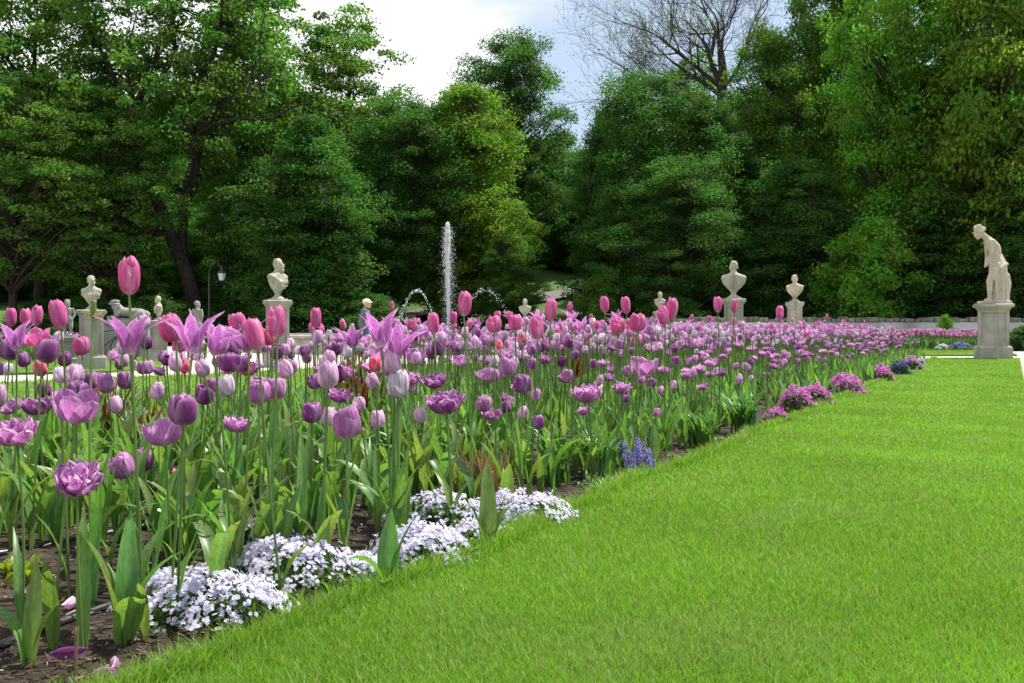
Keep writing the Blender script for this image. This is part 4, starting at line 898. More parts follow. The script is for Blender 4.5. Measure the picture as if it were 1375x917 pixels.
for i in range(6):
    a = i * 1.047 + 0.3; gpod.put(*tube([(0, 0, 0.0), (0.014 * math.cos(a), 0.014 * math.sin(a), 0.006), (0.02 * math.cos(a), 0.02 * math.sin(a), 0.002 + 0.01 * (i % 2))], [0.0012, 0.0022, 0.0015], 4, (0.5, 0.42, 0.12)))
POD = gpod.mesh('seed_pod'); POD.materials.append(M['leaf'])
N_IND = 0
def tulip(x, y, zflower, kind, pal, size, label, group, tilt=(0, 0), spin=0.0, var=0, split=False, root=None, leaves=2, lscale=1.0, rs=rng):
    """one tulip: stem, leaves and a flower (its petals as sub-parts on the big ones)."""
    global N_IND; N_IND += 1
    if root is None: root = (x + rs.normal() * 0.03, y + rs.normal() * 0.03)
    zg = float(bed_z(root[0], root[1])[0]) - 0.01
    o = thing('tulip', label, 'tulip', (root[0], root[1], zg), 0, group)
    H = zflower - zg; top = (x - root[0], y - root[1], H)
    P_ = stem_path((0, 0, 0), top, rs.normal(size=2) * 0.012, 8)
    g = Geo(); r_ = 0.0031 * size; V, Fq, C = tube(P_, np.linspace(r_ * 1.25, r_, 8), 7); C = np.tile(SG * rs.uniform(0.8, 1.15), (len(V), 1)); g.put(V, Fq, C)
    add('stem', g.mesh('stem'), M['leaf'], o)
    ax = P_[-1] - P_[-2]; ax = ax / np.linalg.norm(ax) + np.array([tilt[0], tilt[1], 0.0]); q = (Vector((0, 0, 1)).rotation_difference(Vector(ax).normalized()) @ Quaternion((0, 0, 1), spin)).to_euler()
    if kind == 'pod': add('seed_pod', POD, None, o, P_[-1], q, size)
    else:
        core, outer, whole = flower_meshes(kind, pal, var)
        if split:
            f = add('flower', core, None, o, P_[-1], q, size)
            for me in outer: add('petal', me, None, f)
        else: add('flower', whole, None, o, P_[-1], q, size)
    a0 = rs.uniform(0, 6.28)
    for i in range(leaves):
        add('leaf', LEAF_ME[rs.integers(len(LEAF_ME))], None, o, (0, 0, 0.0 + 0.03 * i), (0, 0, a0 + i * 2.4 + rs.normal() * 0.3), lscale * rs.uniform(0.8, 1.1) * min(1.0, H / 0.5 + 0.2))
    return o
HLEN = {'cup': 0.078, 'goblet': 0.094, 'egg': 0.072, 'open': 0.07, 'lily': 0.098, 'double': 0.06, 'pod': 0.05}
HERO = [  # kind, colour, u, v (flower middle), px height, label, tilt
 ('goblet', 'pink', 174, 371, 50, 'tallest pink tulip, standing high above the others at the left', (0.05, 0)),
 ('goblet', 'pink', 15, 426, 25, 'small pink tulip at the left edge beside a pink pair', (0, 0)),
 ('goblet', 'pink', 36, 427, 25, 'left tulip of the close pink pair at the far left', (-0.1, 0)),
 ('goblet', 'pink', 48, 424, 27, 'right tulip of the close pink pair at the far left', (0.1, 0)),
 ('goblet', 'pink', 82, 422, 39, 'pink tulip in front of the half hidden small statue', (-0.1, 0)),
 ('cup', 'pink', 110, 465, 24, 'deep pink goblet shaped tulip before the leftmost bust pedestal', (0, 0)),
 ('open', 'pink', 47, 453, 24, 'ragged light pink tulip below the pink pair at left', (0, -0.1)),
 ('goblet', 'pink', 373, 432, 42, 'large pink tulip before the bearded bust pedestal', (-0.1, 0)),
 ('goblet', 'pink', 347, 449, 44, 'large pink tulip leaning against the one before the bearded bust', (-0.15, 0)),
 ('cup', 'pink', 322, 433, 28, 'pink tulip left of the bearded bust pedestal', (-0.2, 0)),
 ('goblet', 'pink', 424, 427, 27, 'single pink tulip right of the bearded bust pedestal', (0, 0)),
 ('cup', 'pink', 236, 440, 36, 'deep pink drooping tulip between two open purple ones', (-0.25, -0.3)),
 ('cup', 'pink', 240, 464, 20, 'small pink tulip under the drooping pink one', (0, 0)),
 ('goblet', 'pink', 623, 408, 33, 'tall pink tulip just right of the tall water jet', (0.12, 0)),
 ('goblet', 'pink', 583, 434, 28, 'pink tulip below the left water arc', (0, 0)),
 ('goblet', 'pink', 557, 437, 20, 'small pink tulip left of the one below the water arc', (0.1, 0)),
 ('goblet', 'pink', 608, 427, 18, 'small pink tulip at the foot of the tall water jet', (0, 0)),
 ('goblet', 'pink', 739, 416, 29, 'tall pink tulip left of the two slim ones in the middle', (0.05, 0)),
 ('goblet', 'pink', 722, 440, 32, 'pink tulip tucked below the tall one in the middle', (-0.1, 0)),
 ('goblet', 'pink', 812, 409, 22, 'left one of two slim tall pink tulips in the middle', (0, 0)),
 ('goblet', 'pink', 841, 410, 23, 'right one of two slim tall pink tulips in the middle', (0, 0)),
 ('goblet', 'pink', 900, 415, 29, 'pale pink tulip right of the small distant bust', (0.1, 0)),
 ('goblet', 'pink', 893, 424, 26, 'pale pink tulip leaning left below the distant bust', (-0.2, 0)),
 ('goblet', 'pink', 964, 409, 21, 'tall pink tulip left of the plain bust pedestal', (0, 0)),
 ('goblet', 'pink', 986, 411, 18, 'pink tulip overlapping the plain bust pedestal', (0, 0)),
 ('goblet', 'pink', 1047, 420, 19, 'lone pink tulip left of the robed bust pedestal', (0, 0)),
 ('cup', 'pink', 664, 436, 22, 'pink tulip left of the low pedestal before the fountain', (0, 0)),
 ('cup', 'pink', 692, 433, 22, 'pink tulip before the low pedestal at the fountain', (0, 0)),
 ('cup', 'pink', 829, 437, 22, 'pink tulip below the pair of slim tall pink ones', (0, 0)),
 ('cup', 'pink', 855, 434, 24, 'deep pink tulip right below the slim tall pink pair', (0.05, 0)),
 ('egg', 'flame', 57, 494, 23, 'red and white flamed tulip at the left', (-0.15, 0)),
 ('egg', 'flame', 247, 492, 19, 'red and white flamed tulip before the gravel path', (0.3, 0)),
 ('lily', 'lily', 175, 449, 62, 'large open purple tulip behind the tallest stem, before the lion', (0, 0.1)),
 ('lily', 'lily', 258, 449, 60, 'large open purple tulip before the small statue with raised arm', (-0.15, 0.1)),
 ('lily', 'lily', 287, 455, 50, 'open purple tulip spreading right beside the drooping pink one', (0.35, 0)),
 ('lily', 'lily', 334, 452, 48, 'open purple tulip curling left below the leaning pink ones', (-0.3, 0)),
 ('lily', 'lily', 512, 443, 52, 'large open purple tulip before the walking man', (0, 0)),
 ('lily', 'lily', 532, 456, 56, 'open purple tulip right of the one before the walking man', (0.1, -0.1)),
 ('lily', 'lily', 474, 452, 36, 'open purple tulip left below the walking man', (-0.1, 0)),
 ('lily', 'lily', 22, 452, 44, 'open purple tulip at the left edge behind the pink stems', (-0.1, 0)),
 ('cup', 'purple', 12, 470, 28, 'purple tulip at the left edge below the open one', (0, 0)),
 ('cup', 'purple', 245, 551, 42, 'large dark purple tulip above a wide open one', (0, 0)),
 ('open', 'mauve', 102, 546, 42, 'open mauve tulip in the left foreground showing its centre', (0, -0.25)),
 ('double', 'purple', 50, 546, 24, 'flat wide purple tulip at the left', (0, 0.1)),
 ('double', 'mauve', 22, 581, 33, 'ruffled double mauve tulip at the left edge', (0, -0.2)),
 ('open', 'mauve', 222, 581, 36, 'wide open mauve tulip below the large dark purple one', (-0.1, -0.1)),
 ('double', 'mauve', 103, 642, 36, 'big ruffled mauve tulip nodding low in the left foreground', (0.2, -0.5)),
 ('cup', 'mauve', 171, 624, 34, 'left one of a low mauve pair near the ground', (-0.3, -0.1)),
 ('cup', 'mauve', 190, 618, 30, 'right one of a low mauve pair near the ground', (0.3, -0.1)),
 ('cup', 'mauve', 466, 568, 42, 'large mauve tulip low in front of the copper leaves', (0, -0.1)),
 ('cup', 'purple', 418, 554, 29, 'purple tulip left of the large low mauve one', (0, 0)),
 ('cup', 'purple', 307, 487, 26, 'purple tulip standing before the gravel path, left of centre', (0, 0)),
 ('cup', 'mauve', 347, 526, 34, 'mauve tulip overlapping a pinkish one left of centre', (0, 0)),
 ('cup', 'mauve', 370, 522, 30, 'pinkish tulip beside the overlapping mauve one', (0, 0)),
 ('cup', 'purple', 273, 529, 28, 'purple tulip right of the dark one on the left lawn view', (0, 0)),
 ('double', 'mauve', 318, 570, 22, 'double ruffled mauve tulip low among the leaves left of centre', (0, -0.1)),
 ('double', 'purple', 599, 541, 30, 'ruffled double purple tulip in the middle foreground', (0, -0.1)),
 ('double', 'purple', 545, 522, 14, 'flat purple tulip right of the whitish bud', (0, 0)),
 ('double', 'mauve', 660, 557, 16, 'small double mauve tulip low in the middle leaves', (0, 0)),
 ('double', 'mauve', 790, 529, 24, 'wide ruffled mauve tulip right of the copper leaves', (0, -0.1)),
 ('double', 'mauve', 836, 522, 15, 'flat mauve tulip right of the wide ruffled one', (0, 0)),
 ('cup', 'mauve', 681, 493, 26, 'mauve tulip with pale margins in the middle of the bed', (0, 0)),
 ('cup', 'purple', 702, 515, 26, 'purple tulip below the pale margined mauve one', (-0.1, 0)),
 ('open', 'mauve', 868, 493, 24, 'open pointed mauve tulip in front of the pale ones right of centre', (0, 0)),
 ('cup', 'dark', 62, 524, 20, 'small dark purple tulip before the path at left', (0, 0)),
 ('cup', 'purple', 104, 526, 30, 'purple tulip behind the open mauve one at left', (-0.05, 0)),
 ('cup', 'purple', 118, 512, 26, 'purple tulip left of the leftmost bust base', (0, 0)),
 ('cup', 'mauve', 144, 515, 26, 'mauve purple tulip before the path near the leftmost bust', (0, 0)),
 ('cup', 'purple', 168, 511, 24, 'round purple tulip below the open one before the lion', (0, 0)),
 ('egg', 'lilac', 440, 504, 36, 'pale lilac tulip standing before the copper leaves', (0, 0)),
 ('egg', 'white', 534, 517, 36, 'whitish lilac bud in the middle foreground', (0, 0)),
 ('egg', 'lilac', 156, 543, 24, 'pale lilac bud between stems in the left foreground', (0, 0)),
 ('egg', 'lilac', 165, 484, 18, 'pale lilac bud left of the tallest stem', (0, 0)),
 ('egg', 'lilac', 200, 493, 18, 'pale lilac bud before the slim pedestal', (0, 0)),
 ('egg', 'lilac', 223, 482, 18, 'left bud of the pale lilac group before the path', (0, 0)),
 ('egg', 'lilac', 240, 481, 18, 'right bud of the pale lilac group before the path', (0.2, 0)),
 ('egg', 'white', 305, 519, 28, 'greenish white tulip left of centre among purple ones', (0, 0)),
 ('egg', 'lilac', 528, 486, 30, 'pale pink tulip beneath the open purple ones', (0, 0)),
 ('pod', '', 125, 412, 26, 'faded tulip stem with a green seed pod before the leftmost bust', (0, 0)),
 ('pod', '', 275, 466, 16, 'faded tulip stem with an orange seed pod before the small statue', (0, 0)),
 ('pod', '', 82, 548, 26, 'cut off tulip stem with a thick green tip in the left foreground', (0, 0)),
]
hero_xy = []
rsh = np.random.default_rng(77)
for i, (kind, pal, u, v, px, lab, tl) in enumerate(HERO):
    size = rsh.uniform(1.0, 1.15); L = HLEN[kind] * size * (0.95 if kind == 'double' else 1.0)
    if kind == 'double': L = 0.06 * size
    d = F * L / px
    if kind == 'lily': px *= 0.88; L = HLEN[kind] * size; d = F * L / px
    k_ = (u - CX) / F; dmin = (0.72 + 2.56 * 0.4847 + 0.32) / (0.4847 - k_)
    d = max(d, 2.55, dmin); size = px / F * d / HLEN[kind]
    X = (u - CX) / F * d; zb = CH - (v + px / 2 - VH) / F * d
    if zb < 0.2: zb = 0.2
    # keep the root inside the bed
    root = (X + rsh.normal() * 0.03, d + rsh.normal() * 0.04)
    if root[0] > edge_x(root[1]) - 0.22: root = (float(edge_x(root[1])) - 0.24, root[1])
    tulip(X, d, zb, kind, pal, size, lab, None, tl, rsh.uniform(0, 6.28), i % 3, True, root, (1 if d < 3.3 else 2), 1.0, rsh); hero_xy.append(root)
hero_xy = np.array(hero_xy)

# random tulips of the bed
def bed_sample(n, margin=0.08):
    q = np.c_[rng.uniform(-6.5, 11, n), rng.uniform(2.4, 26.3, n)]; poly = np.vstack([ER, EL[::-1]])
    q = q[in_poly(q[:, 0], q[:, 1], poly)]; q = q[bed_dist(q[:, 0], q[:, 1]) > margin]; return q
area_box = 17.5 * 23.9
q = bed_sample(int(area_box * 52), 0.28)
uu = CX + F * q[:, 0] / q[:, 1]
de = (edge_x(q[:, 1]) - q[:, 0]) * 0.9                       # distance from the front edge
keep = np.ones(len(q), bool); pr = rng.random(len(q))
keep &= q[:, 1] > 2.75
left_view = (uu < 430)
keep &= ~(left_view & (pr > np.where(q[:, 1] > 4.6, 0.27, 0.42))); keep &= ~((uu >= 430) & (uu < 640) & (pr > 0.75))
keep &= ~((q[:, 1] < 3.4) & (pr > 0.2)); keep &= ~((q[:, 1] < 5.5) & (de < 0.5) & (pr > 0.12)); keep &= ~((de < 0.55) & (pr > 0.35))
q, uu, de = q[keep], uu[keep], de[keep]
near_h = np.array([np.min(np.linalg.norm(hero_xy - p, axis=1)) for p in q]); q, uu, de = q[near_h > 0.06], uu[near_h > 0.06], de[near_h > 0.06]
# thin out crowding
order = np.argsort(q[:, 1]); q, uu, de = q[order], uu[order], de[order]
ok = []; cell = {}
for i, p in enumerate(q):
    k = (int(p[0] / 0.12), int(p[1] / 0.12)); bad = False
    for a in (-1, 0, 1):
        for b in (-1, 0, 1):
            for j in cell.get((k[0] + a, k[1] + b), ()):
                if np.hypot(*(q[j] - p)) < 0.09: bad = True
    if not bad: ok.append(i); cell.setdefault(k, []).append(i)
q, uu, de = q[ok], uu[ok], de[ok]
def pick(p, u, de_):
    r = rng.random(); far = p[1] > 7
    if far: r = (r * 0.75 + 0.5 * mnoise.noise(Vector((p[0] * 0.55, p[1] * 0.4, 4.0)))) % 1.0        # drifts of one kind
    if de_ < 0.7: kind, pal, z = [('double', 'mauve'), ('cup', 'mauve'), ('cup', 'purple'), ('egg', 'lilac'), ('double', 'purple'), ('cup', 'mauve')][rng.integers(6)] + (rng.uniform(0.34, 0.5),)
    elif far:
        if r < 0.10: kind, pal, z = 'double', ('mauve' if rng.random() < 0.7 else 'purple'), rng.uniform(0.38, 0.52)
        elif r < 0.26: kind, pal, z = 'cup', ['purple', 'mauve', 'mauve', 'mauve'][rng.integers(4)], rng.uniform(0.48, 0.62)
        elif r < 0.34: kind, pal, z = 'open', 'mauve', rng.uniform(0.5, 0.62)
        elif r < 0.70: kind, pal, z = 'egg', ('lilac' if rng.random() < 0.62 else 'white'), rng.uniform(0.5, 0.66)
        elif r < 0.84: kind, pal, z = 'lily', 'lily', rng.uniform(0.6, 0.7)
        else: kind, pal, z = ('goblet' if rng.random() < 0.6 else 'cup'), 'pink', rng.uniform(0.6, 0.76)
    elif r < 0.16: kind, pal, z = 'double', ('mauve' if rng.random() < 0.6 else 'purple'), rng.uniform(0.38, 0.5)
    elif r < 0.48: kind, pal, z = 'cup', ['purple', 'mauve', 'purple', 'dark'][rng.integers(4)], rng.uniform(0.46, 0.6)
    elif r < 0.58: kind, pal, z = 'open', 'mauve', rng.uniform(0.48, 0.6)
    elif r < 0.92: kind, pal, z = 'egg', ('lilac' if rng.random() < 0.75 else 'white'), rng.uniform(0.48, 0.62)
    else: kind, pal, z = 'egg', 'flame' if rng.random() < 0.3 else 'lilac', rng.uniform(0.52, 0.62)
    z += rng.normal() * 0.045 + (0.05 * mnoise.noise(Vector((p[0] * 0.8, p[1] * 0.5, 8.0))) if far else 0)
    return kind, pal, z
CNAME = {'pink': 'pink', 'purple': 'purple', 'mauve': 'mauve', 'dark': 'dark purple', 'lilac': 'pale lilac', 'white': 'whitish', 'lily': 'purple star shaped', 'flame': 'flamed'}
KNAME = {'double': 'ruffled double', 'cup': 'cup shaped', 'open': 'wide open', 'egg': 'egg shaped', 'lily': 'pointed', 'goblet': 'tall goblet shaped'}
n_left = 298 - N_IND
low = {k: merge(flower_parts(k[0], k[1], k[2] * 31 + 5, (5, 3))).arrays() for k in
       [(kk, pp, v) for kk, pp in (('double', 'mauve'), ('double', 'purple'), ('cup', 'purple'), ('cup', 'mauve'), ('cup', 'dark'), ('cup', 'pink'), ('open', 'mauve'), ('egg', 'lilac'), ('egg', 'white'), ('lily', 'lily'), ('goblet', 'pink'), ('egg', 'flame')) for v in range(3)]}
gs, gl = Geo(), Geo()
def put_leaf(g, l, pos, ang, sc):
    V, Fq, C = l; c, s = math.cos(ang), math.sin(ang); Rm = np.array([[c, -s, 0], [s, c, 0], [0, 0, 1]])
    g.put((V * sc) @ Rm.T + pos, Fq, C * rng.uniform(0.85, 1.2))
LEAF_LO = [leaf_arrays(L, Wd * 0.78, ar, i + 90, n=5) for i, (L, Wd, ar) in enumerate([(0.34, 0.055, 0.6), (0.30, 0.07, 0.9), (0.38, 0.045, 0.45), (0.28, 0.05, 1.3), (0.33, 0.06, 0.7), (0.36, 0.04, 1.0)])]
zgq = bed_z(q[:, 0], q[:, 1]); skip = 0
for i, p in enumerate(q):
    kind, pal, z = pick(p, uu[i], de[i]); zg = zgq[i]; zf = zg + z
    vt = VH + (CH - zf - 0.07) * F / p[1]                  # planting gaps with views to the statues and the path
    if any(a < uu[i] < b and vt < c for a, b, c in ((102, 147, 487), (203, 230, 478), (252, 280, 440), (480, 503, 445), (355, 392, 425), (1050, 1085, 425))): skip += 1; n_left += 1 if i < n_left else 0; continue
    size = rng.uniform(0.78, 1.08); tl = rng.normal(size=2) * 0.2
    top = p + rng.normal(size=2) * 0.03; var = int(rng.integers(3))
    if i < n_left:
        zone = 'at the left of the bed' if uu[i] < 430 else ('in the middle of the bed' if uu[i] < 760 else 'at the right of the bed near the lawn')
        lab = f'{CNAME[pal]} {KNAME[kind]} tulip {zone}'
        tulip(top[0], top[1], zf, kind, pal, size, lab, f'{CNAME[pal]} {KNAME[kind]} tulips {zone}', tl, rng.uniform(0, 6.28), var, False, tuple(p), 2)
        continue
    P_ = stem_path((p[0], p[1], zg - 0.01), (top[0], top[1], zf), rng.normal(size=2) * 0.012, 4)
    gs.put(*tube(P_, 0.0042, 4, SG * rng.uniform(0.8, 1.2)))
    V, Fq, C = low[(kind, pal, var)]; ax = np.array([tl[0], tl[1], 1.0]); Rm = rot_to(ax, rng.uniform(0, 6.28))
    gs.put((V * size) @ Rm.T + P_[-1], Fq, C * rng.uniform(0.85, 1.15))
    for k in range(2): put_leaf(gs, LEAF_LO[rng.integers(len(LEAF_LO))], np.array([p[0], p[1], zg]), rng.uniform(0, 6.28), rng.uniform(0.8, 1.1))
# the next bed across the path and the one far left
def far_bed(poly, n, z0, z1, mound):
    g = Geo(); P_ = np.array(poly); qq = rng.uniform(P_.min(0), P_.max(0), (n, 2)); qq = qq[in_poly(qq[:, 0], qq[:, 1], P_)]; keys = list(low)
    for p in qq:
        k = keys[rng.integers(len(keys))]; 
        if k[1] in ('pink', 'white') and rng.random() < 0.5: k = ('cup', 'mauve', 0)
        z = mound + rng.uniform(z0, z1); V, Fq, C = low[k]; sz = rng.uniform(1.0, 1.3)
        g.put(*tube([(p[0], p[1], -0.02), (p[0], p[1], z)], 0.006, 3, SG)); g.put((V * sz) @ rot_to((rng.normal() * 0.15, rng.normal() * 0.15, 1), rng.uniform(0, 6)).T + np.array([p[0], p[1], z]), Fq, C)
        for j in range(2): put_leaf(g, LEAF_LO[rng.integers(len(LEAF_LO))], np.array([p[0], p[1], mound * 0.6]), rng.uniform(0, 6.28), 1.2)
    return g
o = add('tulip', gs.mesh('far_tulips'), None); o.data.materials.append(M['petal']); set_props(o, 'mass of lilac, mauve and pink tulips filling the rest of the bed', 'tulips', kind='stuff')
o = add('tulip', far_bed([(11.5, 36.5), (17.2, 36.5), (20.5, 43.5), (12, 43.5)], 1900, 0.36, 0.58, 0.12).mesh('far_right_bed'), M['petal']); set_props(o, 'mass of mauve tulips in the next bed beyond the cross path at right', 'tulips', kind='stuff')
o = add('tulip', far_bed([(-20, 25), (-10.8, 25), (-11.5, 29), (-20, 29)], 700, 0.3, 0.6, 0.05).mesh('far_left_bed'), M['petal']); set_props(o, 'mass of purple tulips in the bed behind the far left lawn', 'tulips', kind='stuff')
# leaves without flowers that fill the bed floor
q2 = bed_sample(int(area_box * 66), 0.10); z2 = bed_z(q2[:, 0], q2[:, 1])
for p, z in zip(q2, z2):
    d = p[1]
    ed = float(edge_x(d)) - p[0]
    if d < 2.95 or (d < 3.4 and rng.random() < 0.55): continue
    if d < 5 and rng.random() < 0.08: continue
    if d < 12 and ed < 0.24: continue
    if d < 5.2 and ed < 0.42 and rng.random() < 0.8: continue
    if d > 9 and rng.random() < 0.45: continue
    l = LEAF[rng.integers(len(LEAF))] if d < 6 else LEAF_LO[rng.integers(len(LEAF_LO))]
    a = rng.uniform(0, 6.28)
    for k in range(2): put_leaf(gl, l, np.array([p[0], p[1], z - 0.01]), a + k * 2.6 + rng.normal() * 0.4, rng.uniform(0.6, 1.15))
o = add('tulip_leaves', gl.mesh('bed_leaves'), M['leaf']); set_props(o, 'thick upright green tulip leaves covering the bed floor', 'leaves', kind='stuff')

# ------------------------------------------------------------------ bed details
def clump_flowers(u, vb, wpx, hpx, col, nf, label, dpt=None, fs=0.009, group=None, name='phlox_clump', cat='flowers', ry=0.75):
    hs, ws = (0.66, 1.38) if fs < 0.011 else (1.0, 1.12)
    d = dpt or F * CH / (vb - VH); p = at(u, d); w = wpx / F * d; h = hpx / F * d; p.y += w * 0.42; p.x *= p.y / d; p.x -= 0.09 * w + 0.02
    zg = float(bed_z(p.x, p.y)[0]); zg = max(zg, -0.01) if zg < 0.05 else zg
    o = thing(name, label, cat, (p.x, p.y, zg - 0.01), 0, group); rs = np.random.default_rng(int(u * 7))
    h *= hs; w *= ws; ph1, ph2 = rs.uniform(0, 6.28, 2); wob = lambda a: 1 + 0.16 * np.sin(3 * a + ph1) + 0.11 * np.sin(5 * a + ph2) + 0.06 * np.sin(9 * a)
    bump = lambda x, y: 1 + 0.22 * np.sin(x * 52 / max(w, 0.2) * 0.3 + ph1) * np.cos(y * 60 / max(w, 0.2) * 0.3 + ph2)
    g = Geo(); n = int(700 * max(0.4, min(1.2, w / 0.35)))                      # green cushion
    a, rr = rs.uniform(0, 6.28, n), np.sqrt(rs.random(n)) 
    x, y = rr * np.cos(a) * wob(a) * w / 2, rr * np.sin(a) * wob(a) * w / 2 * ry; top = h * np.clip(1 - rr ** 3 * 0.85, 0.12, 1) * bump(x, y) * rs.uniform(0.7, 0.95, n)
    for i in range(n):
        z1 = top[i] * 0.93; z0 = z1 * rs.uniform(0.1, 0.7); s = 0.006 + 0.012 * rs.random()
        dx, dy = rs.normal(size=2) * 0.018; ang = rs.uniform(0, 6.28); c, sn = math.cos(ang) * s * 0.5, math.sin(ang) * s * 0.5
        g.put([(x[i] - c, y[i] - sn, z0), (x[i] + c, y[i] + sn, z0), (x[i] + dx + c, y[i] + dy + sn, (z0 + z1) / 2 + 0.01), (x[i] + dx * 1.6, y[i] + dy * 1.6, z1)], [(0, 1, 2, 3)], np.array([0.06, 0.13, 0.03]) * rs.uniform(0.6, 1.3))
    add('foliage', g.mesh('foliage', False), M['leaf'], o)
    g = Geo()
    nf = int(nf * 4.0); ncl = max(8, nf // 7); ca, cr = rs.uniform(0, 6.28, ncl), np.sqrt(rs.random(ncl)) * 0.98
    for i in range(nf):
        k = rs.integers(ncl); wk = float(wob(ca[k])); xx = cr[k] * wk * math.cos(ca[k]) * w / 2 + rs.normal() * fs * 1.7; yy = cr[k] * wk * math.sin(ca[k]) * w / 2 * ry + rs.normal() * fs * 1.7
        r2 = min(1, math.hypot(xx / (w / 2), yy / (w / 2 * ry)) / wk); zz = h * max(0.25, 1 - r2 ** 3 * 0.85) * float(bump(xx, yy)) + rs.normal() * 0.007 + 0.004
        nx = np.array([xx / w * 2.2 + rs.normal() * 0.45, yy / w * 2.2 + rs.normal() * 0.45, 0.8]); Rm = rot_to(nx, rs.uniform(0, 6.28)); f = fs * rs.uniform(0.8, 1.25)
        V = []; Fq = []
        for j in range(5):
            t = j * 1.2566; c, s = math.cos(t), math.sin(t); b0 = len(V)
            V += [(0, 0, 0), (0.62 * c + 0.40 * s, 0.62 * s - 0.40 * c, 0.12), (1.0 * c, 1.0 * s, 0.04), (0.62 * c - 0.40 * s, 0.62 * s + 0.40 * c, 0.12)]; Fq.append((b0, b0 + 1, b0 + 2, b0 + 3))
        C = np.tile(np.array(col) * rs.uniform(0.85, 1.1), (20, 1)); C[0::4] *= np.array([0.8, 0.7, 0.85])
        g.put((np.array(V) * f) @ Rm.T + np.array([xx, yy, zz]), Fq, C)
    f_ = add('blossoms', g.mesh('blossoms', False), M['tiny'], o); f_['kind'] = 'stuff'
    return o
WH = (0.82, 0.82, 0.93)
clump_flowers(287, 848, 182, 88, WH, 420, 'nearest white phlox cushion at the front corner of the bed', fs=0.0078)
clump_flowers(408, 795, 150, 78, WH, 330, 'second white phlox cushion from the front, right behind the nearest one', fs=0.0078)
clump_flowers(585, 768, 118, 80, WH, 300, 'white phlox cushion right of the broad tulip leaves', fs=0.0078)
clump_flowers(600, 712, 110, 55, WH, 220, 'white phlox cushion farther back behind the broad tulip leaves', fs=0.0078)
clump_flowers(718, 706, 122, 55, WH, 300, 'last white phlox cushion before the blue flower spikes', fs=0.0078)
clump_flowers(355, 755, 90, 40, WH, 120, 'small white phlox patch behind the two front cushions', fs=0.0078)
clump_flowers(492, 775, 80, 36, WH, 110, 'small white phlox patch joining the second and third cushions', fs=0.0078)
clump_flowers(652, 728, 70, 34, WH, 100, 'small white phlox patch joining the third and last cushions', fs=0.0078)
MG = (0.75, 0.22, 0.66)
clump_flowers(1046, 568, 26, 32, MG, 70, 'small magenta phlox tuft, first of the magenta row', fs=0.0078)
clump_flowers(1076, 553, 44, 32, MG, 120, 'magenta phlox cushion beside the small tuft', fs=0.013)
clump_flowers(1102, 546, 36, 28, MG, 90, 'magenta phlox cushion just beyond the small tuft pair', fs=0.013)
clump_flowers(1141, 531, 48, 26, MG, 130, 'wide magenta phlox cushion midway along the far edge', fs=0.016)
clump_flowers(1188, 513, 32, 21, MG, 80, 'magenta phlox cushion left of the blue patch', fs=0.018)
clump_flowers(1228, 498, 28, 18, (0.6, 0.3, 0.6), 60, 'last pink phlox cushion before the far bed corner', fs=0.02)
clump_flowers(1239, 491, 14, 10, (0.7, 0.7, 0.75), 40, 'tiny white cushion at the far corner of the bed', fs=0.02)
clump_flowers(1212, 505, 26, 20, (0.10, 0.10, 0.32), 70, 'dark blue flower patch near the far bed corner', fs=0.018)
clump_flowers(1268, 471, 14, 5, (0.7, 0.72, 0.75), 40, 'white low flowers edging the next bed beyond the path', 34.5, 0.035)
clump_flowers(1291, 471, 26, 8, (0.22, 0.25, 0.42), 70, 'blue low flowers edging the next bed beyond the path', 34.3, 0.035)
def spikes(u, vb, wpx, hpx, n, label, white=False):
    d = F * CH / (vb - VH); p = at(u, d + 0.08); o = thing('bugle_clump', label, 'flowers', (p.x, p.y, float(bed_z(p.x, p.y)[0]) - 0.01)); rs = np.random.default_rng(int(u)); w, h = wpx / F * d, hpx / F * d
    for i in range(n):
        g = Geo(); x, y = rs.uniform(-w / 2, w / 2), rs.uniform(-w / 2, w / 2) * 0.6; hh_ = h * rs.uniform(0.5, 1.05) * (1 - 0.3 * abs(x) / w); lx, ly = rs.normal(size=2) * 0.035
        g.put(*tube([(x, y, 0), (x + lx, y + ly, hh_)], 0.002, 4, (0.08, 0.1, 0.06)))
        for k in range(34):
            t = 0.35 + 0.65 * (k / 34); a = k * 2.4; r = 0.013 * (1.15 - t * 0.6); c = np.array([0.25, 0.25, 0.50]) * rs.uniform(0.5, 1.5)
            q_ = np.array([x + lx * t + r * math.cos(a), y + ly * t + r * math.sin(a), hh_ * t]); s = 0.006
            g.put([q_ + (-s, 0, 0), q_ + (0, -s, -s), q_ + (s, 0, s * 0.4), q_ + (0, s, s)], [(0, 1, 2, 3)], c)
        for k in range(8): put_leaf(g, LEAF_LO[1], np.array([x, y, hh_ * 0.04 * k]), rs.uniform(0, 6.28), 0.13)
        add('flower_spike', g.mesh('flower_spike', False), M['tiny'], o)
spikes(836, 632, 34, 50, 13, 'left blue bugle spikes at the bed edge')
spikes(860, 640, 38, 60, 16, 'right taller blue bugle spikes at the bed edge')
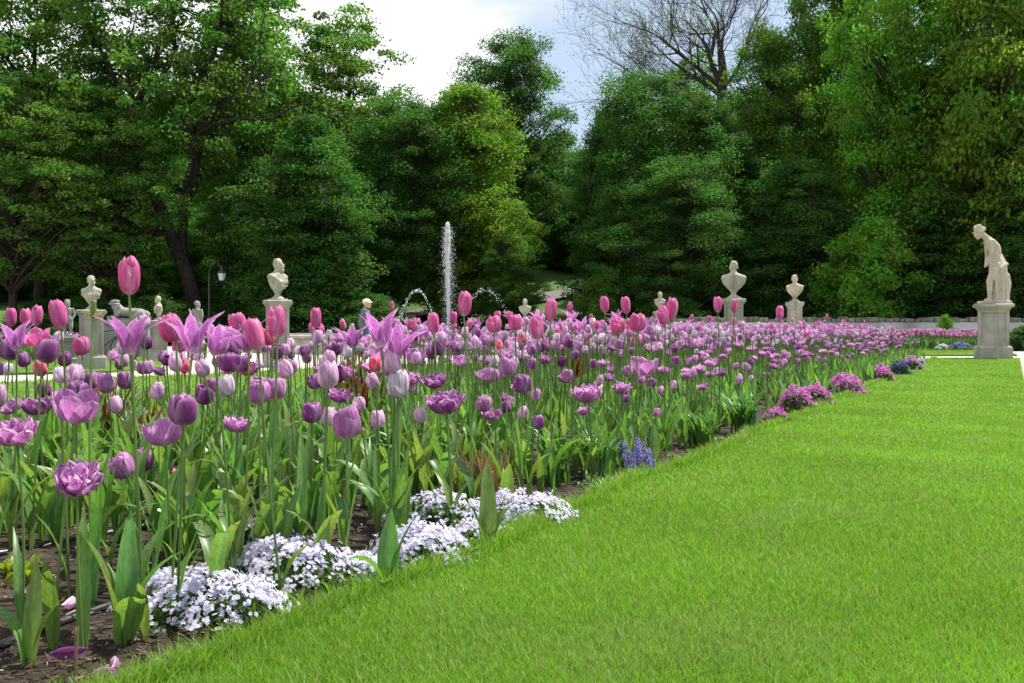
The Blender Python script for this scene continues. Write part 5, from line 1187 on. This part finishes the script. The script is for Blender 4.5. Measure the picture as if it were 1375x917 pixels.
def rosette(name, label, cat, u, vb, hpx, n, col, mat, wid=0.022, arch=1.5, L=None, group=None, spread=0.04):
    d = F * CH / (vb - VH); p = at(u, d); rs = np.random.default_rng(int(u) + 3)
    if p.x > edge_x(p.y) - 0.06: p.x = float(edge_x(p.y)) - 0.08
    o = thing(name, label, cat, (p.x, p.y, float(bed_z(p.x, p.y)[0]) - 0.01), 0, group); h = hpx / F * d; L = L or h * 1.25
    g = Geo()
    for i in range(n):
        V, Fq, C = leaf_arrays(L * rs.uniform(0.6, 1.1), wid * rs.uniform(0.8, 1.2), arch * rs.uniform(0.5, 1.2), i, 6); a = rs.uniform(0, 6.28); c, s = math.cos(a), math.sin(a)
        g.put(V @ np.array([[c, -s, 0], [s, c, 0], [0, 0, 1]]).T + np.r_[rs.normal(size=2) * spread, 0], Fq, np.tile(np.array(col) * rs.uniform(0.7, 1.35), (len(V), 1)))
    add('foliage', g.mesh(name), M[mat], o); return o
rosette('leafy_plant', 'glossy narrow leaved plant at the bed edge behind the last white phlox', 'plant', 742, 650, 75, 60, (0.07, 0.16, 0.035), 'leaf', 0.02, 1.7)
rosette('leafy_plant', 'glossy narrow leaved plant left of the blue spikes', 'plant', 800, 640, 60, 50, (0.07, 0.16, 0.035), 'leaf', 0.02, 1.7)
rosette('leafy_plant', 'glossy leafy plant left of the first magenta tuft', 'plant', 1005, 580, 55, 60, (0.06, 0.16, 0.035), 'leaf', 0.03, 1.6)
rosette('leafy_plant', 'leafy pale green plant right of the blue spikes', 'plant', 940, 600, 48, 50, (0.09, 0.19, 0.04), 'leaf', 0.03, 1.5)
rosette('leafy_plant', 'dark glossy leafy plant in the middle behind the tulip leaves', 'plant', 450, 660, 75, 60, (0.06, 0.15, 0.035), 'leaf', 0.022, 1.7)
rosette('leafy_plant', 'dense leafy plant behind the third white phlox', 'plant', 520, 665, 60, 50, (0.06, 0.15, 0.035), 'leaf', 0.022, 1.7)
rosette('leafy_plant', 'small yellow green leafy plant at the lower left edge', 'plant', 18, 815, 60, 30, (0.2, 0.26, 0.03), 'leaf', 0.03, 1.8, L=0.09, spread=0.05)
rosette('dry_grass', 'left tuft of dry brown grass behind the white phlox', 'dry grass', 632, 680, 62, 90, (0.27, 0.16, 0.07), 'tiny', 0.004, 0.7)
rosette('dry_grass', 'right tuft of dry brown grass beside the broad upright leaf', 'dry grass', 664, 676, 60, 110, (0.3, 0.18, 0.08), 'tiny', 0.004, 0.7)
COPPER = (0.11, 0.032, 0.014)
for u, vb, h, lab in ((158, 640, 95, 'copper leaved plant in the left foreground behind the mauve tulips'), (488, 615, 110, 'copper leaved plant below the open purple tulips in the middle'), (452, 600, 90, 'copper leaved plant behind the pale lilac tulip'),
                      (768, 560, 90, 'copper leaved plant left of the wide ruffled mauve tulip'), (190, 655, 70, 'low copper leaved plant near the low mauve pair')):
    rosette('copper_leaved_plant', lab, 'plant', u, vb, h, 34, COPPER, 'leaf', 0.022, 1.2)
rsw = np.random.default_rng(41)
for i in range(26):                                        # seedlings and weeds on the open soil along the lawn
    d = 2.7 + 9.5 * rsw.random() ** 1.2; x = float(edge_x(d)) - rsw.uniform(0.05, 0.2); u = CX + F * x / d; vb = VH + F * CH / d
    rosette('weed', 'small low green weed on the open soil at the lawn edge', 'weed', u, vb, rsw.uniform(0.04, 0.09) * F / d, 16, (0.10, 0.2, 0.045), 'leaf', rsw.uniform(0.01, 0.024), 1.6, L=rsw.uniform(0.04, 0.1), group='low green weeds along the lawn edge', spread=0.025)
# broad-leaved single plants at the very front
def leaf_plant(u, vb, leaves, label, wf=0.85):
    d = F * CH / (vb - VH); p = at(u, d); zg = float(bed_z(p.x, p.y)[0]); o = thing('tulip', label, 'tulip', (p.x, p.y, zg - 0.01))
    for (ang, L, Wd, arch, sd) in leaves:
        me = mesh_np('tulip_leaf', *leaf_arrays(L, Wd * wf, arch * 1.25, sd, 12, 0.45, 0.5)); add('leaf', me, M['leaf'], o, (0.012 * math.cos(R(ang)), 0.012 * math.sin(R(ang)), 0), (0, 0, R(ang)))
leaf_plant(165, 868, [(200, 0.36, 0.075, 0.5, 1), (10, 0.3, 0.08, 0.9, 2), (-50, 0.22, 0.085, 1.3, 3), (100, 0.36, 0.07, 0.3, 4), (150, 0.28, 0.06, 0.7, 5), (60, 0.33, 0.06, 0.6, 6)], 'broad leaved flowerless tulip plant at the front left by the hose')
leaf_plant(35, 900, [(170, 0.2, 0.05, 1.0, 7), (15, 0.2, 0.042, 0.7, 8), (90, 0.26, 0.05, 0.12, 9)], 'small three leaved tulip plant at the lower left corner')
leaf_plant(520, 792, [(190, 0.2, 0.075, 1.5, 10), (85, 0.28, 0.085, 0.2, 11), (20, 0.3, 0.045, 0.6, 12), (-90, 0.12, 0.07, 1.7, 13)], 'broad leaved tulip plant between two white phlox cushions')
leaf_plant(655, 740, [(95, 0.36, 0.08, 0.15, 14), (175, 0.25, 0.05, 0.6, 15), (30, 0.22, 0.06, 0.8, 16)], 'tall broad tulip leaf standing right of the white phlox at the edge')
leaf_plant(235, 770, [(180, 0.28, 0.06, 0.6, 17), (20, 0.26, 0.07, 0.8, 18), (90, 0.32, 0.06, 0.3, 19)], 'flowerless tulip leaves behind the nearest phlox cushion')
leaf_plant(375, 772, [(60, 0.3, 0.05, 0.5, 21), (200, 0.24, 0.035, 0.5, 22)], 'slender tulip leaves rising between the two front phlox cushions')
leaf_plant(880, 628, [(95, 0.3, 0.07, 0.15, 24), (10, 0.22, 0.06, 0.9, 25)], 'broad tulip leaves right of the blue spikes')
leaf_plant(70, 775, [(95, 0.32, 0.06, 0.3, 27), (200, 0.28, 0.06, 0.7, 28), (0, 0.26, 0.055, 0.9, 29)], 'flowerless tulip leaves left of the nodding mauve tulip')
# drip hose
def hose(uv, label, r=0.0115):
    P_ = []
    for u, v in uv: d = F * CH / (v - VH); p = at(u, d); P_.append((p.x, p.y, float(bed_z(p.x, p.y)[0]) + 0.006))
    P_ = np.array(P_); s = np.linspace(0, len(P_) - 1, 40); P_ = np.c_[[np.interp(s, np.arange(len(P_)), P_[:, k]) for k in range(3)]].T
    k = np.ones(5) / 5
    for c in range(3): P_[2:-2, c] = np.convolve(P_[:, c], k, 'valid')
    g = Geo(); g.put(*tube(P_, r, 8)); set_props(add('drip_hose', g.mesh('drip_hose'), M['hose']), label, 'hose')
hose([(-60, 905), (0, 882), (60, 860), (110, 842), (170, 822), (240, 795), (330, 760)], 'black drip hose on the soil at the lower left corner')
hose([(-40, 800), (20, 788), (70, 775), (140, 760), (220, 742), (300, 728)], 'second black drip hose farther back under the tulip leaves')
# fallen petals
for i, (u, v, pal, rz, lab) in enumerate([(145, 892, 'mauve', 0.4, 'mauve fallen petal on the soil near the lawn corner'), (118, 910, 'purple', 1.2, 'purple fallen petal at the bottom edge'), (60, 896, 'dark', 2.0, 'dark fallen petal beside the small three leaved plant'),
                                     (95, 834, 'lilac', 0.1, 'pale fallen petal lying across the hose'), (52, 836, 'pink', 0.8, 'pink fallen petal behind the hose'), (30, 832, 'pink', 2.2, 'pink fallen petal at the left edge'), (232, 700, 'mauve', 1.4, 'fallen petal under the low mauve pair'), (230, 672, 'pink', 0.3, 'pink fallen petal beside the low mauve pair')]):
    d = F * CH / (v - VH); p = at(u, d); rs = np.random.default_rng(i)
    H, rp, wid, hp_, pt = KIND['open']; me = mesh_np('fallen_petal', *petal(0, 0.07, [0.0, 0.01, 0.014, 0.012, 0.006, 0.0], 0.022, hp_, [np.array(c) for c in PAL[pal]], rs, 8, 5, frill=0.08, ptip=3))
    me.transform(Matrix.Translation((0, 0, 0))); o = add('fallen_petal', me, M['petal'], loc=(p.x, p.y, float(bed_z(p.x, p.y)[0]) + 0.016), rot=(R(82), 0.15, rz), scale=1.45); set_props(o, lab, 'petal')
# soil crumbs, chips and straw
g = Geo(); n = 9500; qd = 2.2 + 5.5 * rng.random(n * 2) ** 1.6; qx = edge_x(qd) - rng.random(n * 2) ** 1.3 * 1.6; m_ = bed_dist(qx, qd) > 0.01; qx, qd = qx[m_][:n], qd[m_][:n]; qz = bed_z(qx, qd)
for x, y, z in zip(qx, qd, qz):
    a = rng.uniform(0, 6.28); L, w = (rng.uniform(0.008, 0.03), rng.uniform(0.004, 0.01)); c, s = math.cos(a), math.sin(a); t = rng.normal() * 0.008
    col = np.array([0.06, 0.043, 0.03]) * rng.uniform(0.3, 2.2) if rng.random() < 0.82 else np.array([0.36, 0.32, 0.25]) * rng.uniform(0.6, 1.2)
    V = np.array([(-L * c - w * -s * -1, -L * s - w * c, 0), (L * c + w * s, L * s - w * c, t), (L * c - w * s, L * s + w * c, t + 0.004), (-L * c - w * s, -L * s + w * c, 0.004)]) * 0.5
    g.put(V + np.array([x, y, z + 0.012 + rng.random() * 0.012]), [(0, 1, 2, 3)], col)
set_props(add('soil_crumbs', g.mesh('soil_crumbs', False), M['tiny']), 'brown soil crumbs and bits of mulch on the open bed soil', 'mulch', kind='stuff')
# a cut dry stalk
g = Geo(); p = at(98, 2.42); g.put(*tube([(0, 0, -0.01), (0.002, 0, 0.06), (0.006, 0.0, 0.12)], 0.004, 6, (0.3, 0.24, 0.13))); set_props(add('dry_stalk', g.mesh('dry_stalk'), M['tiny'], loc=(p.x, p.y, float(bed_z(p.x, p.y)[0]))), 'thin dry cut stalk sticking up at the bottom left', 'stalk')
print('individual tulips', N_IND, 'bed tulips', len(q))
